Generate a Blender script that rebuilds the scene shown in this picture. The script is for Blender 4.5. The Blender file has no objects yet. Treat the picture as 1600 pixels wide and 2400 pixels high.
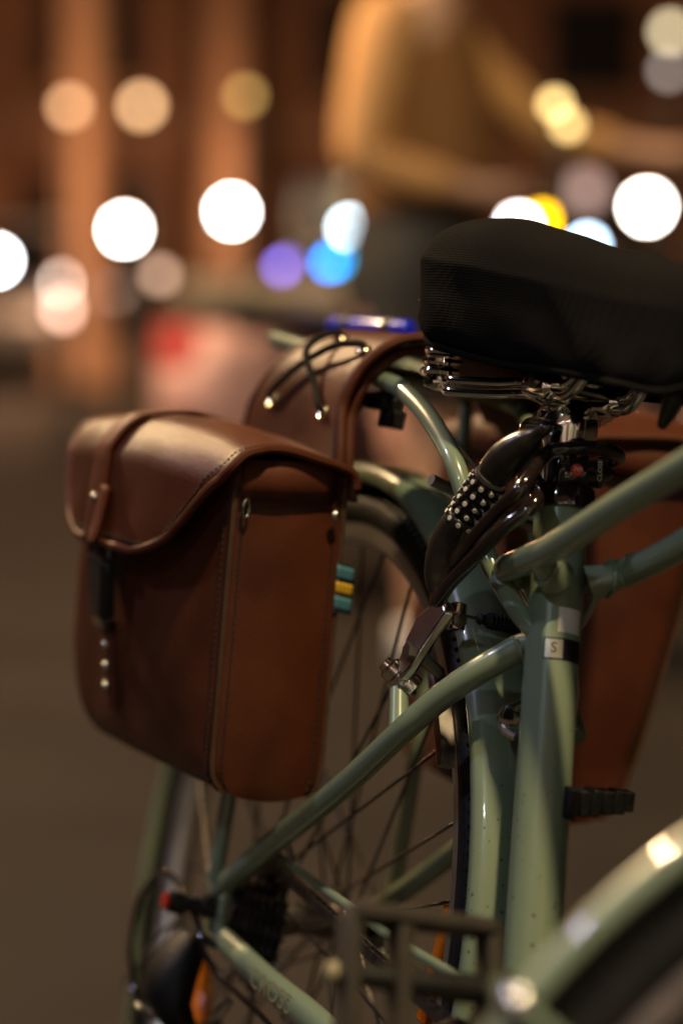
import bpy, math, random
from mathutils import Vector as V, Matrix, noise
from math import sin, cos, pi, radians as R, sqrt
random.seed(7)
sc = bpy.context.scene
COL = sc.collection

# ------------------------------------------------------------------ camera, world, exposure
LEAN, HEAD, RT = R(12.3034), R(-69.8131), .338        # bicycle lean and heading, tyre radius
cd = bpy.data.cameras.new('camera'); cam = bpy.data.objects.new('camera', cd); COL.objects.link(cam)
cam.location = (.1015, -1.7179, .8125)
cam.rotation_euler = (R(90 - 5.4826), 0, 0)
cd.sensor_fit = 'VERTICAL'; cd.sensor_height = 36; cd.sensor_width = 24; cd.lens = 81.0
cd.clip_start = .05; cd.clip_end = 500
cd.dof.use_dof = True; cd.dof.focus_distance = 1.515; cd.dof.aperture_fstop = 2.1
sc.camera = cam
w = bpy.data.worlds.new('World'); sc.world = w; w.use_nodes = True
bg = w.node_tree.nodes['Background']
bg.inputs[0].default_value = (.62, .50, .42, 1); bg.inputs[1].default_value = .003   # light-polluted night sky
sc.view_settings.view_transform = 'Standard'; sc.view_settings.look = 'None'
sc.view_settings.exposure = .12; sc.view_settings.gamma = 1; sc.view_settings.use_curve_mapping = False
cy = sc.cycles
cy.use_denoising = True; cy.use_adaptive_sampling = False
cy.max_bounces = 8; cy.sample_clamp_indirect = 4; cy.caustics_reflective = False; cy.caustics_refractive = False

# ------------------------------------------------------------------ materials
def mat(name, col, rough=.5, metal=0, coat=0, spec=.5, noise_s=0, noise_a=.25, bump=0, bump_s=200, bump_kind='noise',
        emit=None, estr=0, alpha=1, sheen=0, speck=0, trans=0):
    m = bpy.data.materials.new(name); m.use_nodes = True; nt = m.node_tree; N = nt.nodes; b = N['Principled BSDF']
    b.inputs['Base Color'].default_value = (*col, 1); b.inputs['Roughness'].default_value = rough
    b.inputs['Metallic'].default_value = metal; b.inputs['Coat Weight'].default_value = coat
    b.inputs['Coat Roughness'].default_value = .03; b.inputs['Specular IOR Level'].default_value = spec
    b.inputs['Sheen Weight'].default_value = sheen; b.inputs['Transmission Weight'].default_value = trans
    if emit: b.inputs['Emission Color'].default_value = (*emit, 1); b.inputs['Emission Strength'].default_value = estr
    tc = N.new('ShaderNodeTexCoord'); last = None
    if noise_s:
        n = N.new('ShaderNodeTexNoise'); n.inputs['Scale'].default_value = noise_s; n.inputs['Detail'].default_value = 5
        nt.links.new(tc.outputs['Object'], n.inputs['Vector'])
        r = N.new('ShaderNodeMapRange'); r.inputs[1].default_value = .3; r.inputs[2].default_value = .7
        r.inputs[3].default_value = 1 - noise_a; r.inputs[4].default_value = 1 + noise_a
        nt.links.new(n.outputs[0], r.inputs[0])
        x = N.new('ShaderNodeMix'); x.data_type = 'RGBA'; x.blend_type = 'MULTIPLY'; x.inputs[0].default_value = 1
        x.inputs[6].default_value = (*col, 1); nt.links.new(r.outputs[0], x.inputs[7]); last = x.outputs[2]
        rr = N.new('ShaderNodeMapRange'); rr.inputs[3].default_value = rough * .85; rr.inputs[4].default_value = min(1, rough * 1.2)
        nt.links.new(n.outputs[0], rr.inputs[0]); nt.links.new(rr.outputs[0], b.inputs['Roughness'])
    if speck:   # spatter of road dirt
        v = N.new('ShaderNodeTexVoronoi'); v.inputs['Scale'].default_value = 200
        nt.links.new(tc.outputs['Object'], v.inputs['Vector'])
        sp = N.new('ShaderNodeSeparateColor'); nt.links.new(v.outputs['Color'], sp.inputs[0])
        mr = N.new('ShaderNodeMapRange'); mr.inputs[1].default_value = .15; mr.inputs[2].default_value = 1
        mr.inputs[3].default_value = .0; mr.inputs[4].default_value = .27; nt.links.new(sp.outputs[0], mr.inputs[0])
        z = N.new('ShaderNodeSeparateXYZ'); nt.links.new(tc.outputs['Object'], z.inputs[0])
        zr = N.new('ShaderNodeMapRange'); zr.inputs[1].default_value = .66; zr.inputs[2].default_value = .44   # splashed low down
        nt.links.new(z.outputs[2], zr.inputs[0])
        mu = N.new('ShaderNodeMath'); mu.operation = 'MULTIPLY'; nt.links.new(mr.outputs[0], mu.inputs[0]); nt.links.new(zr.outputs[0], mu.inputs[1])
        lt = N.new('ShaderNodeMath'); lt.operation = 'LESS_THAN'; nt.links.new(v.outputs['Distance'], lt.inputs[0]); nt.links.new(mu.outputs[0], lt.inputs[1])
        fa = N.new('ShaderNodeMath'); fa.operation = 'MULTIPLY'; fa.inputs[1].default_value = .75; nt.links.new(lt.outputs[0], fa.inputs[0])
        x2 = N.new('ShaderNodeMix'); x2.data_type = 'RGBA'
        x2.inputs[6].default_value = (*col, 1); x2.inputs[7].default_value = (.035, .03, .022, 1)
        if last: nt.links.new(last, x2.inputs[6])
        nt.links.new(fa.outputs[0], x2.inputs[0]); last = x2.outputs[2]
    if last: nt.links.new(last, b.inputs['Base Color'])
    if bump:
        if bump_kind == 'noise':
            t = N.new('ShaderNodeTexNoise'); t.inputs['Detail'].default_value = 4; o = 0
        else:
            t = N.new('ShaderNodeTexVoronoi'); t.inputs['Randomness'].default_value = .12 if bump_kind == 'weave' else 1; o = 0
        t.inputs['Scale'].default_value = bump_s; nt.links.new(tc.outputs['Object'], t.inputs['Vector'])
        bn = N.new('ShaderNodeBump'); bn.inputs['Strength'].default_value = bump; bn.inputs['Distance'].default_value = .002
        nt.links.new(t.outputs[o], bn.inputs['Height']); nt.links.new(bn.outputs[0], b.inputs['Normal'])
    return m
M = dict(
    paint=mat('sage_paint', (.195, .250, .172), .30, 0, .8, noise_s=9, noise_a=.07, speck=1),
    paintd=mat('sage_paint_plain', (.195, .250, .172), .30, 0, .8, noise_s=9, noise_a=.07),
    leather=mat('brown_leather', (.072, .0185, .0068), .40, noise_s=16, noise_a=.30, bump=.22, bump_s=900, bump_kind='voronoi', spec=.36),
    leather2=mat('brown_leather_edge', (.080, .021, .008), .55, spec=.25, noise_s=25, noise_a=.2, bump=.1, bump_s=700),
    edge=mat('raw_leather_edge', (.055, .025, .011), .6, noise_s=60, noise_a=.2),
    thread=mat('dark_thread', (.02, .011, .008), .8),
    fabric=mat('black_mesh_fabric', (.0075, .0070, .0067), .9, noise_s=14, noise_a=.25, bump=.40, bump_s=560, bump_kind='weave', spec=.02),
    chrome=mat('chrome', (.86, .83, .78), .10, 1, noise_s=40, noise_a=.08),
    alloy=mat('alloy', (.66, .62, .56), .22, 1, noise_s=60, noise_a=.12),
    rimal=mat('rim_alloy', (.80, .77, .72), .38, 1, noise_s=30, noise_a=.1),
    steel=mat('dull_steel', (.32, .29, .26), .35, 1, noise_s=80, noise_a=.25),
    spoke=mat('spoke_steel', (.05, .045, .04), .3, .8),
    black=mat('black_plastic', (.012, .0115, .011), .35, noise_s=50, noise_a=.2),
    gloss=mat('black_gloss', (.014, .009, .008), .12, 0, .6),
    dusty=mat('dusty_black_plastic', (.028, .020, .014), .7, noise_s=70, noise_a=.35, bump=.2, bump_s=200),
    rubber=mat('black_rubber', (.0075, .0068, .0065), .55, spec=.25, noise_s=60, noise_a=.3, bump=.3, bump_s=300),
    lockcap=mat('smoky_lock_cap', (.026, .021, .017), .3, .3, .2, noise_s=30, noise_a=.15),
    lockdial=mat('lock_dial', (.022, .018, .015), .25, .2),
    white=mat('pale_mark', (.7, .66, .58), .5),
    sticker=mat('white_sticker', (.62, .6, .55), .5, noise_s=40, noise_a=.05),
    silver=mat('silver_label', (.42, .40, .36), .32, .5, noise_s=50, noise_a=.08),
    ink=mat('black_ink', (.008, .008, .008), .35),
    red=mat('red_button', (.55, .045, .02), .25, 0, .5),
    gold=mat('gold_print', (.30, .26, .15), .4),
    grease=mat('greasy_steel', (.12, .105, .095), .36, .85, noise_s=120, noise_a=.5),
    blue=mat('blue_plastic', (.008, .02, .55), .3, 0, .3),
    cord=mat('dark_cord', (.014, .012, .010), .9, spec=.1, bump=.6, bump_s=900),
    brass=mat('brass_eyelet', (.66, .58, .42), .22, 1),
    tagblue=mat('blue_ribbon', (.05, .16, .21), .55, bump=.3, bump_s=1500),
    tagyel=mat('yellow_ribbon', (.50, .30, .015), .55, bump=.3, bump_s=1500),
    amber=mat('amber_reflector', (.85, .20, .004), .15, 0, .5, spec=.8),
    clear=mat('clear_housing', (.30, .27, .22), .12, 0, .6),
    asphalt=mat('asphalt', (.0240, .0198, .0175), .8, spec=.12, noise_s=1.3, noise_a=.35, bump=.5, bump_s=180),
    brick=mat('brown_render', (.21, .105, .06), .85, noise_s=.7, noise_a=.35),
    stone=mat('pale_stone', (.27, .165, .105), .8, noise_s=1.1, noise_a=.2),
    darkwood=mat('dark_shutter', (.03, .022, .018), .6, noise_s=3, noise_a=.3),
    glass=mat('dark_glass', (.02, .02, .022), .08, 0, 0, spec=.7),
    post=mat('grey_post', (.06, .058, .055), .45, .3),
    skin=mat('skin', (.42, .24, .16), .5, noise_s=12, noise_a=.08),
    shirt=mat('lit_shirt', (.50, .265, .10), .8, noise_s=8, noise_a=.12),  # shirt colour as it looks lit, used on the sleeves
    shirt_shade=mat('shaded_shirt', (.17, .075, .022), .8, noise_s=8, noise_a=.12),  # same shirt, with the shade on the torso put into the colour
    shorts=mat('black_shorts', (.012, .012, .013), .85),
    hair=mat('brown_hair', (.09, .035, .015), .5),
    shoe=mat('white_shoe', (.6, .58, .58), .6),
    pink=mat('pale_pink_paint', (.62, .36, .33), .35, 0, .5, noise_s=5, noise_a=.06),
    beige=mat('beige_paint', (.55, .46, .34), .35, 0, .5, noise_s=4, noise_a=.06),
    grey=mat('silver_paint', (.25, .25, .26), .35, .3, .4),
    seatv=mat('black_vinyl', (.018, .017, .016), .45),
)
def emis(name, col, s):
    return mat(name, (.05, .05, .05), .3, emit=col, estr=s)

# ------------------------------------------------------------------ mesh helpers
def spline(pts, n=8, closed=False):
    P = [V(p) for p in pts]; out = []; k = len(P)
    for i in range(k if closed else k - 1):
        g = lambda j: P[j % k] if closed else P[max(0, min(k - 1, j))]
        a, b, c, d = g(i - 1), g(i), g(i + 1), g(i + 2)
        for t in [q / n for q in range(n)]:
            out.append(.5 * ((2 * b) + (c - a) * t + (2 * a - 5 * b + 4 * c - d) * t * t + (3 * b - a - 3 * c + d) * t ** 3))
    if not closed: out.append(P[-1])
    return out
class MB:
    def __init__(s): s.v = []; s.f = []
    def add(s, vs, fs):
        o = len(s.v); s.v += [V(x) for x in vs]; s.f += [tuple(o + i for i in f) for f in fs]; return s
    def tube(s, pts, r, seg=10, closed=False, cap=True, flat=None):
        P = [V(p) for p in pts]; n = len(P)
        rr = [r] * n if isinstance(r, (int, float)) else list(r)
        T = []
        for i in range(n):
            a = P[(i - 1) % n] if (closed or i > 0) else P[i]; b = P[(i + 1) % n] if (closed or i < n - 1) else P[i]
            T.append((b - a).normalized())
        u = T[0].orthogonal().normalized() if flat is None else (V(flat[0]) - T[0] * V(flat[0]).dot(T[0])).normalized()
        vs = []
        for i in range(n):
            if i: u = (u - T[i] * u.dot(T[i])).normalized()
            w_ = T[i].cross(u); fa, fb = (1, 1) if flat is None else (1, flat[1])
            vs += [P[i] + (u * cos(2 * pi * k / seg) * fa + w_ * sin(2 * pi * k / seg) * fb) * rr[i] for k in range(seg)]
        fs = []
        for i in range(n if closed else n - 1):
            a = i * seg; b = ((i + 1) % n) * seg
            fs += [(a + k, a + (k + 1) % seg, b + (k + 1) % seg, b + k) for k in range(seg)]
        if cap and not closed: fs += [tuple(range(seg))[::-1], tuple((n - 1) * seg + k for k in range(seg))]
        return s.add(vs, fs)
    def lathe(s, prof, o, axis, seg=20):      # prof: (distance along axis, radius)
        a = V(axis).normalized(); u = a.orthogonal().normalized(); w_ = a.cross(u); o = V(o); vs = []; fs = []
        for t, r in prof: vs += [o + a * t + (u * cos(2 * pi * k / seg) + w_ * sin(2 * pi * k / seg)) * r for k in range(seg)]
        for i in range(len(prof) - 1):
            fs += [(i * seg + k, i * seg + (k + 1) % seg, (i + 1) * seg + (k + 1) % seg, (i + 1) * seg + k) for k in range(seg)]
        fs += [tuple(range(seg))[::-1], tuple((len(prof) - 1) * seg + k for k in range(seg))]
        return s.add(vs, fs)
    def box(s, c, size, m=None):
        c = V(c); vs = [V((x, y, z)) for x in (-.5, .5) for y in (-.5, .5) for z in (-.5, .5)]
        vs = [V((p.x * size[0], p.y * size[1], p.z * size[2])) for p in vs]
        if m is not None: vs = [m @ p for p in vs]
        return s.add([c + p for p in vs], [(0, 1, 3, 2), (4, 6, 7, 5), (0, 4, 5, 1), (2, 3, 7, 6), (0, 2, 6, 4), (1, 5, 7, 3)])
    def ball(s, c, r, seg=14, rings=8, sq=(1, 1, 1)):
        c = V(c); vs = []; fs = []
        for i in range(1, rings):
            t = pi * i / rings
            vs += [c + V((sin(t) * cos(2 * pi * k / seg) * r * sq[0], sin(t) * sin(2 * pi * k / seg) * r * sq[1], cos(t) * r * sq[2])) for k in range(seg)]
        for i in range(rings - 2):
            fs += [(i * seg + k, (i + 1) * seg + k, (i + 1) * seg + (k + 1) % seg, i * seg + (k + 1) % seg) for k in range(seg)]
        a = len(vs); vs += [c + V((0, 0, r * sq[2])), c - V((0, 0, r * sq[2]))]
        fs += [(a, k, (k + 1) % seg) for k in range(seg)] + [(a + 1, (rings - 2) * seg + (k + 1) % seg, (rings - 2) * seg + k) for k in range(seg)]
        return s.add(vs, fs)
    def grid(s, fn, nu, nv, cu=False, cv=False):
        vs = [fn(i / (nu if cu else nu - 1), j / (nv if cv else nv - 1)) for i in range(nu) for j in range(nv)]; fs = []
        for i in range(nu if cu else nu - 1):
            for j in range(nv if cv else nv - 1):
                a, b = i, (i + 1) % nu; c, d = j, (j + 1) % nv
                fs.append((a * nv + c, b * nv + c, b * nv + d, a * nv + d))
        return s.add(vs, fs)
    def loft(s, rings, caps=True):
        n = len(rings[0]); vs = [p for r_ in rings for p in r_]; fs = []
        for i in range(len(rings) - 1):
            fs += [(i * n + k, i * n + (k + 1) % n, (i + 1) * n + (k + 1) % n, (i + 1) * n + k) for k in range(n)]
        if caps: fs += [tuple(range(n))[::-1], tuple((len(rings) - 1) * n + k for k in range(n))]
        return s.add(vs, fs)
    def disc_prism(s, pts, h, o, ux, uy, uz):   # extruded outline
        o, ux, uy, uz = V(o), V(ux), V(uy), V(uz); n = len(pts)
        vs = [o + ux * a + uy * b for a, b in pts] + [o + ux * a + uy * b + uz * h for a, b in pts]
        return s.add(vs, [tuple(range(n))[::-1], tuple(range(n, 2 * n))] + [(k, (k + 1) % n, n + (k + 1) % n, n + k) for k in range(n)])
    def build(s, name, m, parent=None, off=None, angle=40, bevel=0, solid=0, sub=0, kind=None):
        me = bpy.data.meshes.new(name)
        o_ = V((0, 0, 0)) if off is None else V(off)
        me.from_pydata([tuple(p + o_) for p in s.v], [], s.f); me.validate()
        me.materials.append(M[m] if isinstance(m, str) else m)
        import bmesh
        b = bmesh.new(); b.from_mesh(me); bmesh.ops.recalc_face_normals(b, faces=b.faces); b.to_mesh(me); b.free()
        me.polygons.foreach_set('use_smooth', [True] * len(me.polygons))
        me.set_sharp_from_angle(angle=R(angle))
        ob = bpy.data.objects.new(name, me); COL.objects.link(ob); ob.parent = parent
        if solid:
            x = ob.modifiers.new('solid', 'SOLIDIFY'); x.thickness = solid; x.offset = 0
        if bevel:
            x = ob.modifiers.new('bevel', 'BEVEL'); x.width = bevel; x.segments = 2; x.limit_method = 'ANGLE'; x.angle_limit = R(35)
        if sub:
            x = ob.modifiers.new('sub', 'SUBSURF'); x.levels = sub; x.render_levels = sub
        if kind: ob['kind'] = kind
        return ob
def tag(o, label, cat, group=None):
    o['label'] = label; o['category'] = cat
    if group: o['group'] = group
    return o
def empty(name, loc=(0, 0, 0), rot=(0, 0, 0), parent=None):
    e = bpy.data.objects.new(name, None); COL.objects.link(e); e.location = loc; e.rotation_euler = rot; e.parent = parent
    e.empty_display_size = .05; return e
def text_pts(body, size):
    cu = bpy.data.curves.new('t', 'FONT'); cu.body = body; cu.size = size; cu.align_x = 'CENTER'; cu.align_y = 'CENTER'; cu.resolution_u = 3
    ob = bpy.data.objects.new('t', cu); COL.objects.link(ob); bpy.context.view_layer.update()
    me = ob.to_mesh(); vs = [v.co.copy() for v in me.vertices]; fs = [tuple(p.vertices) for p in me.polygons]
    ob.to_mesh_clear(); bpy.data.objects.remove(ob); bpy.data.curves.remove(cu); return vs, fs

# ------------------------------------------------------------------ the setting
UP = V((0, 0, RT))
g = MB(); g.add([(-120, -60, 0), (120, -60, 0), (120, 140, 0), (-120, 140, 0)], [(0, 1, 2, 3)])
gr = g.build('ground', 'asphalt'); gr['kind'] = 'structure'

# ------------------------------------------------------------------ the bicycle (local frame: x forward, y left, z up from the rear axle)
bike = empty('bicycle', (0, 0, 0), (-LEAN, 0, HEAD))
tag(bike, 'sage green step-through bicycle leaning on its stand, rear half in focus', 'bicycle')
def B(mb, name, m, parent=None, **k): return mb.build(name, m, parent or bike, off=UP, **k)
SA = R(72.5); BBp = V((.435, 0, -.058)); SU = V((-cos(SA), 0, sin(SA))); SFW = V((sin(SA), 0, cos(SA)))
def st(z): return BBp + SU * ((z - BBp.z) / sin(SA))
def stw(z, ang, r):     # point on the seat tube surface, angle from forward towards the left side
    return st(z) + (SFW * cos(ang) + V((0, 1, 0)) * sin(ang)) * r
# frame
seat_tube = B(MB().tube([st(-.058), st(.05), st(.2), st(.27), st(.30), st(.33), st(.354)], [.0176] * 7, 28), 'seat_tube', 'paint')
B(MB().lathe([(-.036, .021), (-.034, .0225), (.034, .0225), (.036, .021)], BBp, (0, 1, 0), 24), 'bottom_bracket', 'paintd')
tt = spline([(.93, -.030, .575), (.78, -.034, .50), (.62, -.035, .43), (.511, -.034, .385), (.445, -.033, .358), (.374, -.032, .327), (.335, -.031, .314), (.302, -.027, .306), (.283, -.014, .302), (.277, 0, .301),
             (.283, .014, .302), (.302, .027, .306), (.335, .031, .314), (.374, .032, .327), (.445, .033, .358), (.511, .034, .385), (.62, .035, .43), (.78, .034, .50), (.93, .030, .575)], 6)
B(MB().tube(tt, .0092, 16), 'top_tube', 'paint')
web = MB().tube(spline([st(.275) - SFW * .012, st(.29) - SFW * .014, V((.282, 0, .301))], 5), [.008, .008, .008, .008, .0085, .009, .009, .0092, .0094, .0094, .0094], 12)
B(web, 'tube_gusset', 'paint')
for s in (-1, 1):      # weld collars between the seat tube and the twin tubes
    B(MB().tube(spline([(.343, s * .012, .307), (.347, s * .020, .312), (.352, s * .031, .319)], 4), [.0125, .0120, .0112, .0106, .0102, .0099, .0097, .0096, .0095], 14), 'weld_collar', 'paint')
def bead(c, n_, r_, nm='weld_bead'):
    n_ = V(n_).normalized(); u = n_.orthogonal().normalized(); w2 = n_.cross(u); c = V(c)
    B(MB().tube([c + (u * cos(a) + w2 * sin(a)) * r_ + n_ * .0004 * sin(9 * a) for a in [2 * pi * i / 40 for i in range(40)]], [.0016 + .0005 * sin(13 * i) for i in range(40)], 7, closed=True), nm, 'paint')
for s in (-1, 1): bead((.3480, s * .0225, .3130), (.12, s, .12), .0112); bead((.318, s * .0150, .2565), (-.35, s, -.75), .0086)
B(MB().tube([BBp, BBp + V((.48, 0, .52))], .0215, 20), 'down_tube', 'paintd')
HA = R(70.5); HX = V((-cos(HA), 0, sin(HA))); HT = V((.925, 0, .46))
B(MB().lathe([(-.03, .022), (0, .0225), (.13, .0225), (.15, .022)], HT - HX * .02, HX, 22), 'head_tube', 'paintd')
for s in (-1, 1):
    pts = [(-.006, s * .066, .012), (.081, s * .066, .066), (.187, s * .062, .133), (.251, s * .056, .183), (.274, s * .048, .2075), (.295, s * .037, .230), (.310, s * .024, .2475), (.317, s * .014, .258), (.324, s * .008, .262)]
    B(MB().tube(spline(pts, 5), .0083 if s > 0 else .0088, 14), 'seat_stay', 'paint')
    cs = B(MB().tube(spline([(.0, s * .066, -.018), (.13, s * .062, -.022), (.20, s * .054, -.026), (.28, s * .044, -.036), (.42, s * .030, -.056)], 5), [.0095 + .003 * min(1, i / 12) for i in range(21)], 14, flat=((0, 0, 1), .75)), 'chain_stay', 'paintd')
    if s < 0:
        vs, fs = text_pts('CROSS', .020); mb = MB()
        mb.add([V((.152 + v.x, -.0702 - .00008 + .17 * (v.x) , -.0215 + v.y - .06 * v.x)) for v in vs], fs); B(mb, 'frame_lettering', 'gold', cs)
    B(MB().disc_prism([(-.014, -.03), (.012, -.03), (.02, -.012), (.016, .018), (-.004, .024), (-.016, .012)], .006, (0, s * .066 - .003, 0), (1, 0, 0), (0, 0, 1), (0, 1, 0)), 'dropout', 'paintd', bevel=.001)
# labels on the seat tube
def patch(z0, z1, a0, a1, r, n=14):
    return MB().grid(lambda u, v: stw(z0 + (z1 - z0) * u, a0 + (a1 - a0) * v, r), 5, n)
# the size label (outlined) and blank white label below it
AC = R(-4)
B(patch(.2520, .2655, R(-46), R(62), .01772), 'label_border', 'ink', seat_tube)
B(patch(.2530, .2645, R(-43), R(-6), .01785), 'label_panel', 'silver', seat_tube)
vs, fs = text_pts('S', .0092); mb = MB()
mb.add([stw(.2590 + v.y, R(-24.5) + v.x / .0178, .01795) for v in vs], fs); B(mb, 'size_letter', 'ink', seat_tube)
B(patch(.2692, .2845, R(-19), R(37), .01775), 'white_label', 'sticker', seat_tube)
# seat clamp with its lever
clamp = B(MB().lathe([(0, .0185), (.0005, .0208), (.004, .0214), (.012, .0214), (.0155, .0205), (.016, .0172)], st(.3475), SU, 32), 'seat_clamp', 'gloss')
lv = []
for i in range(15):
    a = R(-26 + 74 * i / 14); z = .3668 + .0004 * i; rr = .0245 + .006 * (i / 14) ** 1.5
    hgt = .0058 + .0012 * sin(pi * min(1, i / 11)) ; 
    if i == 14: hgt *= .55
    if i == 13: hgt *= .86
    c = stw(z, a, rr)
    lv.append([c + SFW * (cos(a) * .003 * sin(t)) + V((0, 1, 0)) * (sin(a) * .003 * sin(t)) + SU * hgt * cos(t) for t in [2 * pi * k / 14 for k in range(14)]])
lever = B(MB().loft(lv), 'clamp_lever', 'gloss', clamp)
ca = R(-10); cc = stw(.3680, ca, .0278); cn = (SFW * cos(ca) + V((0, 1, 0)) * sin(ca)).normalized(); ct = V((0, 1, 0)) * cos(ca) - SFW * sin(ca)
B(MB().lathe([(-.006, .0042), (.0008, .0042), (.0016, .0035), (.0019, .001)], cc, cn, 20), 'red_button', 'red', clamp)
mb = MB()
for s in (-1, 1):
    mb.tube([cc + cn * .0021 + ct * (s * .0006 + .0013 * s * q) + SU * (-.0016 + .0032 * h) for q, h in ((0, .1), (0, .6), (.35, .95), (1, .95), (1.3, .6), (1.3, .1))], .00026, 6)
B(mb, 'button_mark', 'white', clamp)
vs, fs = text_pts('CLOSE', .0046); mb = MB()
def lvp(a, dz): 
    i = (math.degrees(a) + 26) / 74 * 14
    return stw(.3668 + .0004 * i + dz, a, .0245 + .006 * (max(0, i) / 14) ** 1.5 + .00325)
mb.add([lvp(R(21) - v.y / .029, v.x) for v in vs], fs); B(mb, 'lever_lettering', 'white', clamp)
# seat post
post = B(MB().lathe([(0, .0156), (.038, .0156), (.044, .0158)], st(.345), SU, 32), 'seat_post', 'chrome')
ph = st(.388)
mb = MB().loft([[ph + SU * h + SFW * (cos(t) * a + f) + V((0, 1, 0)) * sin(t) * b for t in [2 * pi * k / 24 for k in range(24)]] for h, a, b, f in ((-.002, .0157, .0157, 0), (.003, .0168, .0170, 0), (.008, .020, .0200, -.001), (.016, .024, .0215, -.003), (.023, .0255, .0205, -.004), (.028, .025, .0170, -.004), (.030, .023, .015, -.004))])
B(mb, 'post_head', 'chrome', post, angle=30)
rz = V((.302, 0, .4235))
B(MB().tube([rz + V((-.006, y, -.006 + .10 * abs(y))) for y in (-.030, -.022, -.012, 0, .012, .022, .030)], [.007, .0095, .0085, .0080, .0085, .0095, .007], 16, flat=((1, 0, 0), .7)), 'rail_cradle', 'chrome', post)
for s in (-1, 1):
    B(MB().lathe([(-.022, .003), (-.021, .0080), (-.015, .0096), (.004, .0098), (.012, .0085), (.015, .004)], rz + V((-.004, s * .0245, .0015)), (1, 0, .03), 18), 'rail_clamp', 'chrome', post, angle=30)
B(MB().lathe([(-.036, .003), (-.0355, .005), (-.031, .005), (-.0308, .0035), (.0308, .0035), (.031, .0052), (.036, .0052)], rz + V((-.004, 0, .004)), (0, 1, 0), 16), 'clamp_bolt', 'steel', post)
# saddle: pan, twin-wire rails, coil springs
saddle = B(MB().loft([[(x, yy * cos(t), .470 + .012 * sin(t)) for t in [2 * pi * k / 20 for k in range(20)]] for x, yy in ((.175, .05), (.19, .08), (.215, .085), (.25, .075), (.30, .05), (.36, .034), (.42, .026), (.44, .015))]), 'saddle', 'black')
for s in (-1, 1):
    for dz in (0, .0078):
        rail = [(.205, s * .050, .414 + dz), (.214, s * .057, .413 + dz), (.225, s * .053, .413 + dz), (.245, s * .036, .416 + dz), (.262, s * .0255, .419 + dz), (.30, s * .0225, .420 + dz), (.324 - dz * .3, s * .022, .4205 + dz), (.340 - dz * .8, s * .0215, .430 + dz * .6), (.356 - dz, s * .020, .452), (.370 - dz, s * .018, .468)]
        B(MB().tube(spline(rail, 5), .0034, 12), 'rail', 'chrome', saddle)
    hx = V((.205, s * .060, .418))
    coil = [hx + V((.0105 * cos(a), .0105 * sin(a), .030 * a / (2 * pi * 4.2))) for a in [2 * pi * 4.2 * i / 90 for i in range(91)]]
    B(MB().tube(coil, .0033, 8), 'coil_spring', 'chrome', saddle)
    B(MB().lathe([(-.006, .004), (-.005, .009), (-.002, .010), (0, .010)], hx, (0, 0, 1), 16), 'spring_foot', 'chrome', saddle)
B(MB().tube(spline([(.205, -.06, .452), (.192, -.075, .460), (.180, -.05, .466), (.172, 0, .468), (.180, .05, .466), (.192, .075, .460), (.205, .06, .452)], 6), .0042, 10), 'rear_wire', 'chrome', saddle)
B(MB().tube(spline([(.405, .010, .462), (.402, .012, .440), (.395, .014, .422), (.388, .015, .412)], 5), [.009, .009, .0085, .0085, .008, .0075, .007, .007, .0065, .006, .0055, .005, .0045, .004, .0035, .003], 10), 'nose_bracket', 'black', saddle)

# wheels
def wheel(name, xf, label, rim='rimal'):
    T = lambda p: xf @ V(p)
    e = empty(name, parent=bike)
    if label: e['label'] = label
    def ring(prof, n=96):      # closed profile of (radius, lateral)
        m_ = MB(); k = len(prof)
        m_.grid(lambda u, v: T((prof[int(round(v * k)) % k][0] * cos(2 * pi * u), prof[int(round(v * k)) % k][1], prof[int(round(v * k)) % k][0] * sin(2 * pi * u))), n, k, True, True); return m_
    ty = [(.338 - .0175 + .0175 * cos(a), .0172 * sin(a)) for a in [2 * pi * i / 16 for i in range(16)]]
    tyre = B(ring(ty), 'tyre', 'rubber', e, angle=60)
    # fine side ribs
    mb = MB()
    for i in range(220):
        a = 2 * pi * i / 220
        for s in (-1, 1):
            mb.add([T((r_ * cos(a + d), s * l, r_ * sin(a + d))) for r_, l in ((.3365, .0088), (.3285, .0158)) for d in (-.005, .005)] + [T(((r_ + .0012) * cos(a), s * (l + .0012), (r_ + .0012) * sin(a))) for r_, l in ((.3365, .0088), (.3285, .0158))], [(0, 1, 3, 2), (0, 4, 5, 2), (1, 3, 5, 4)])
    B(mb, 'tread_rib', 'rubber', tyre, kind='stuff')
    B(ring([(.3155, -.0125), (.316, -.0105), (.312, -.009), (.312, .009), (.316, .0105), (.3155, .0125), (.3, .0128), (.296, .0105), (.292, .004), (.292, -.004), (.296, -.0105), (.3, -.0128)]), 'rim', rim, e, angle=35)
    hub = B(MB().lathe([(-.058, .009), (-.035, .010), (-.034, .024), (-.031, .024), (-.030, .013), (.030, .013), (.031, .022), (.034, .022), (.035, .010), (.058, .009)], T((0, 0, 0)), (xf.to_3x3() @ V((0, 1, 0))), 20), 'hub', 'steel', e)
    me = None
    for i in range(32):
        s = -1 if i % 2 else 1; a = 2 * pi * (i + .5) / 32; d = (1 if (i // 2) % 2 else -1)
        p0 = T((.022 * cos(a + d * 1.25), s * .032, .022 * sin(a + d * 1.25))); p1 = T((.294 * cos(a), s * .002, .294 * sin(a)))
        if me is None:
            q = MB().tube([(0, 0, 0), (0, 0, 1)], .00125, 6); o = q.build('spoke', 'spoke'); me = o.data; COL.objects.unlink(o); bpy.data.objects.remove(o)
        o = bpy.data.objects.new('spoke', me); COL.objects.link(o); o.parent = e
        L = p1 - p0; o.matrix_basis = Matrix.Translation(p0 + UP) @ L.to_track_quat('Z', 'Y').to_matrix().to_4x4() @ Matrix.Diagonal((1, 1, L.length, 1))
    return e
rw = wheel('rear_wheel', Matrix.Identity(4), None)
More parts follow.
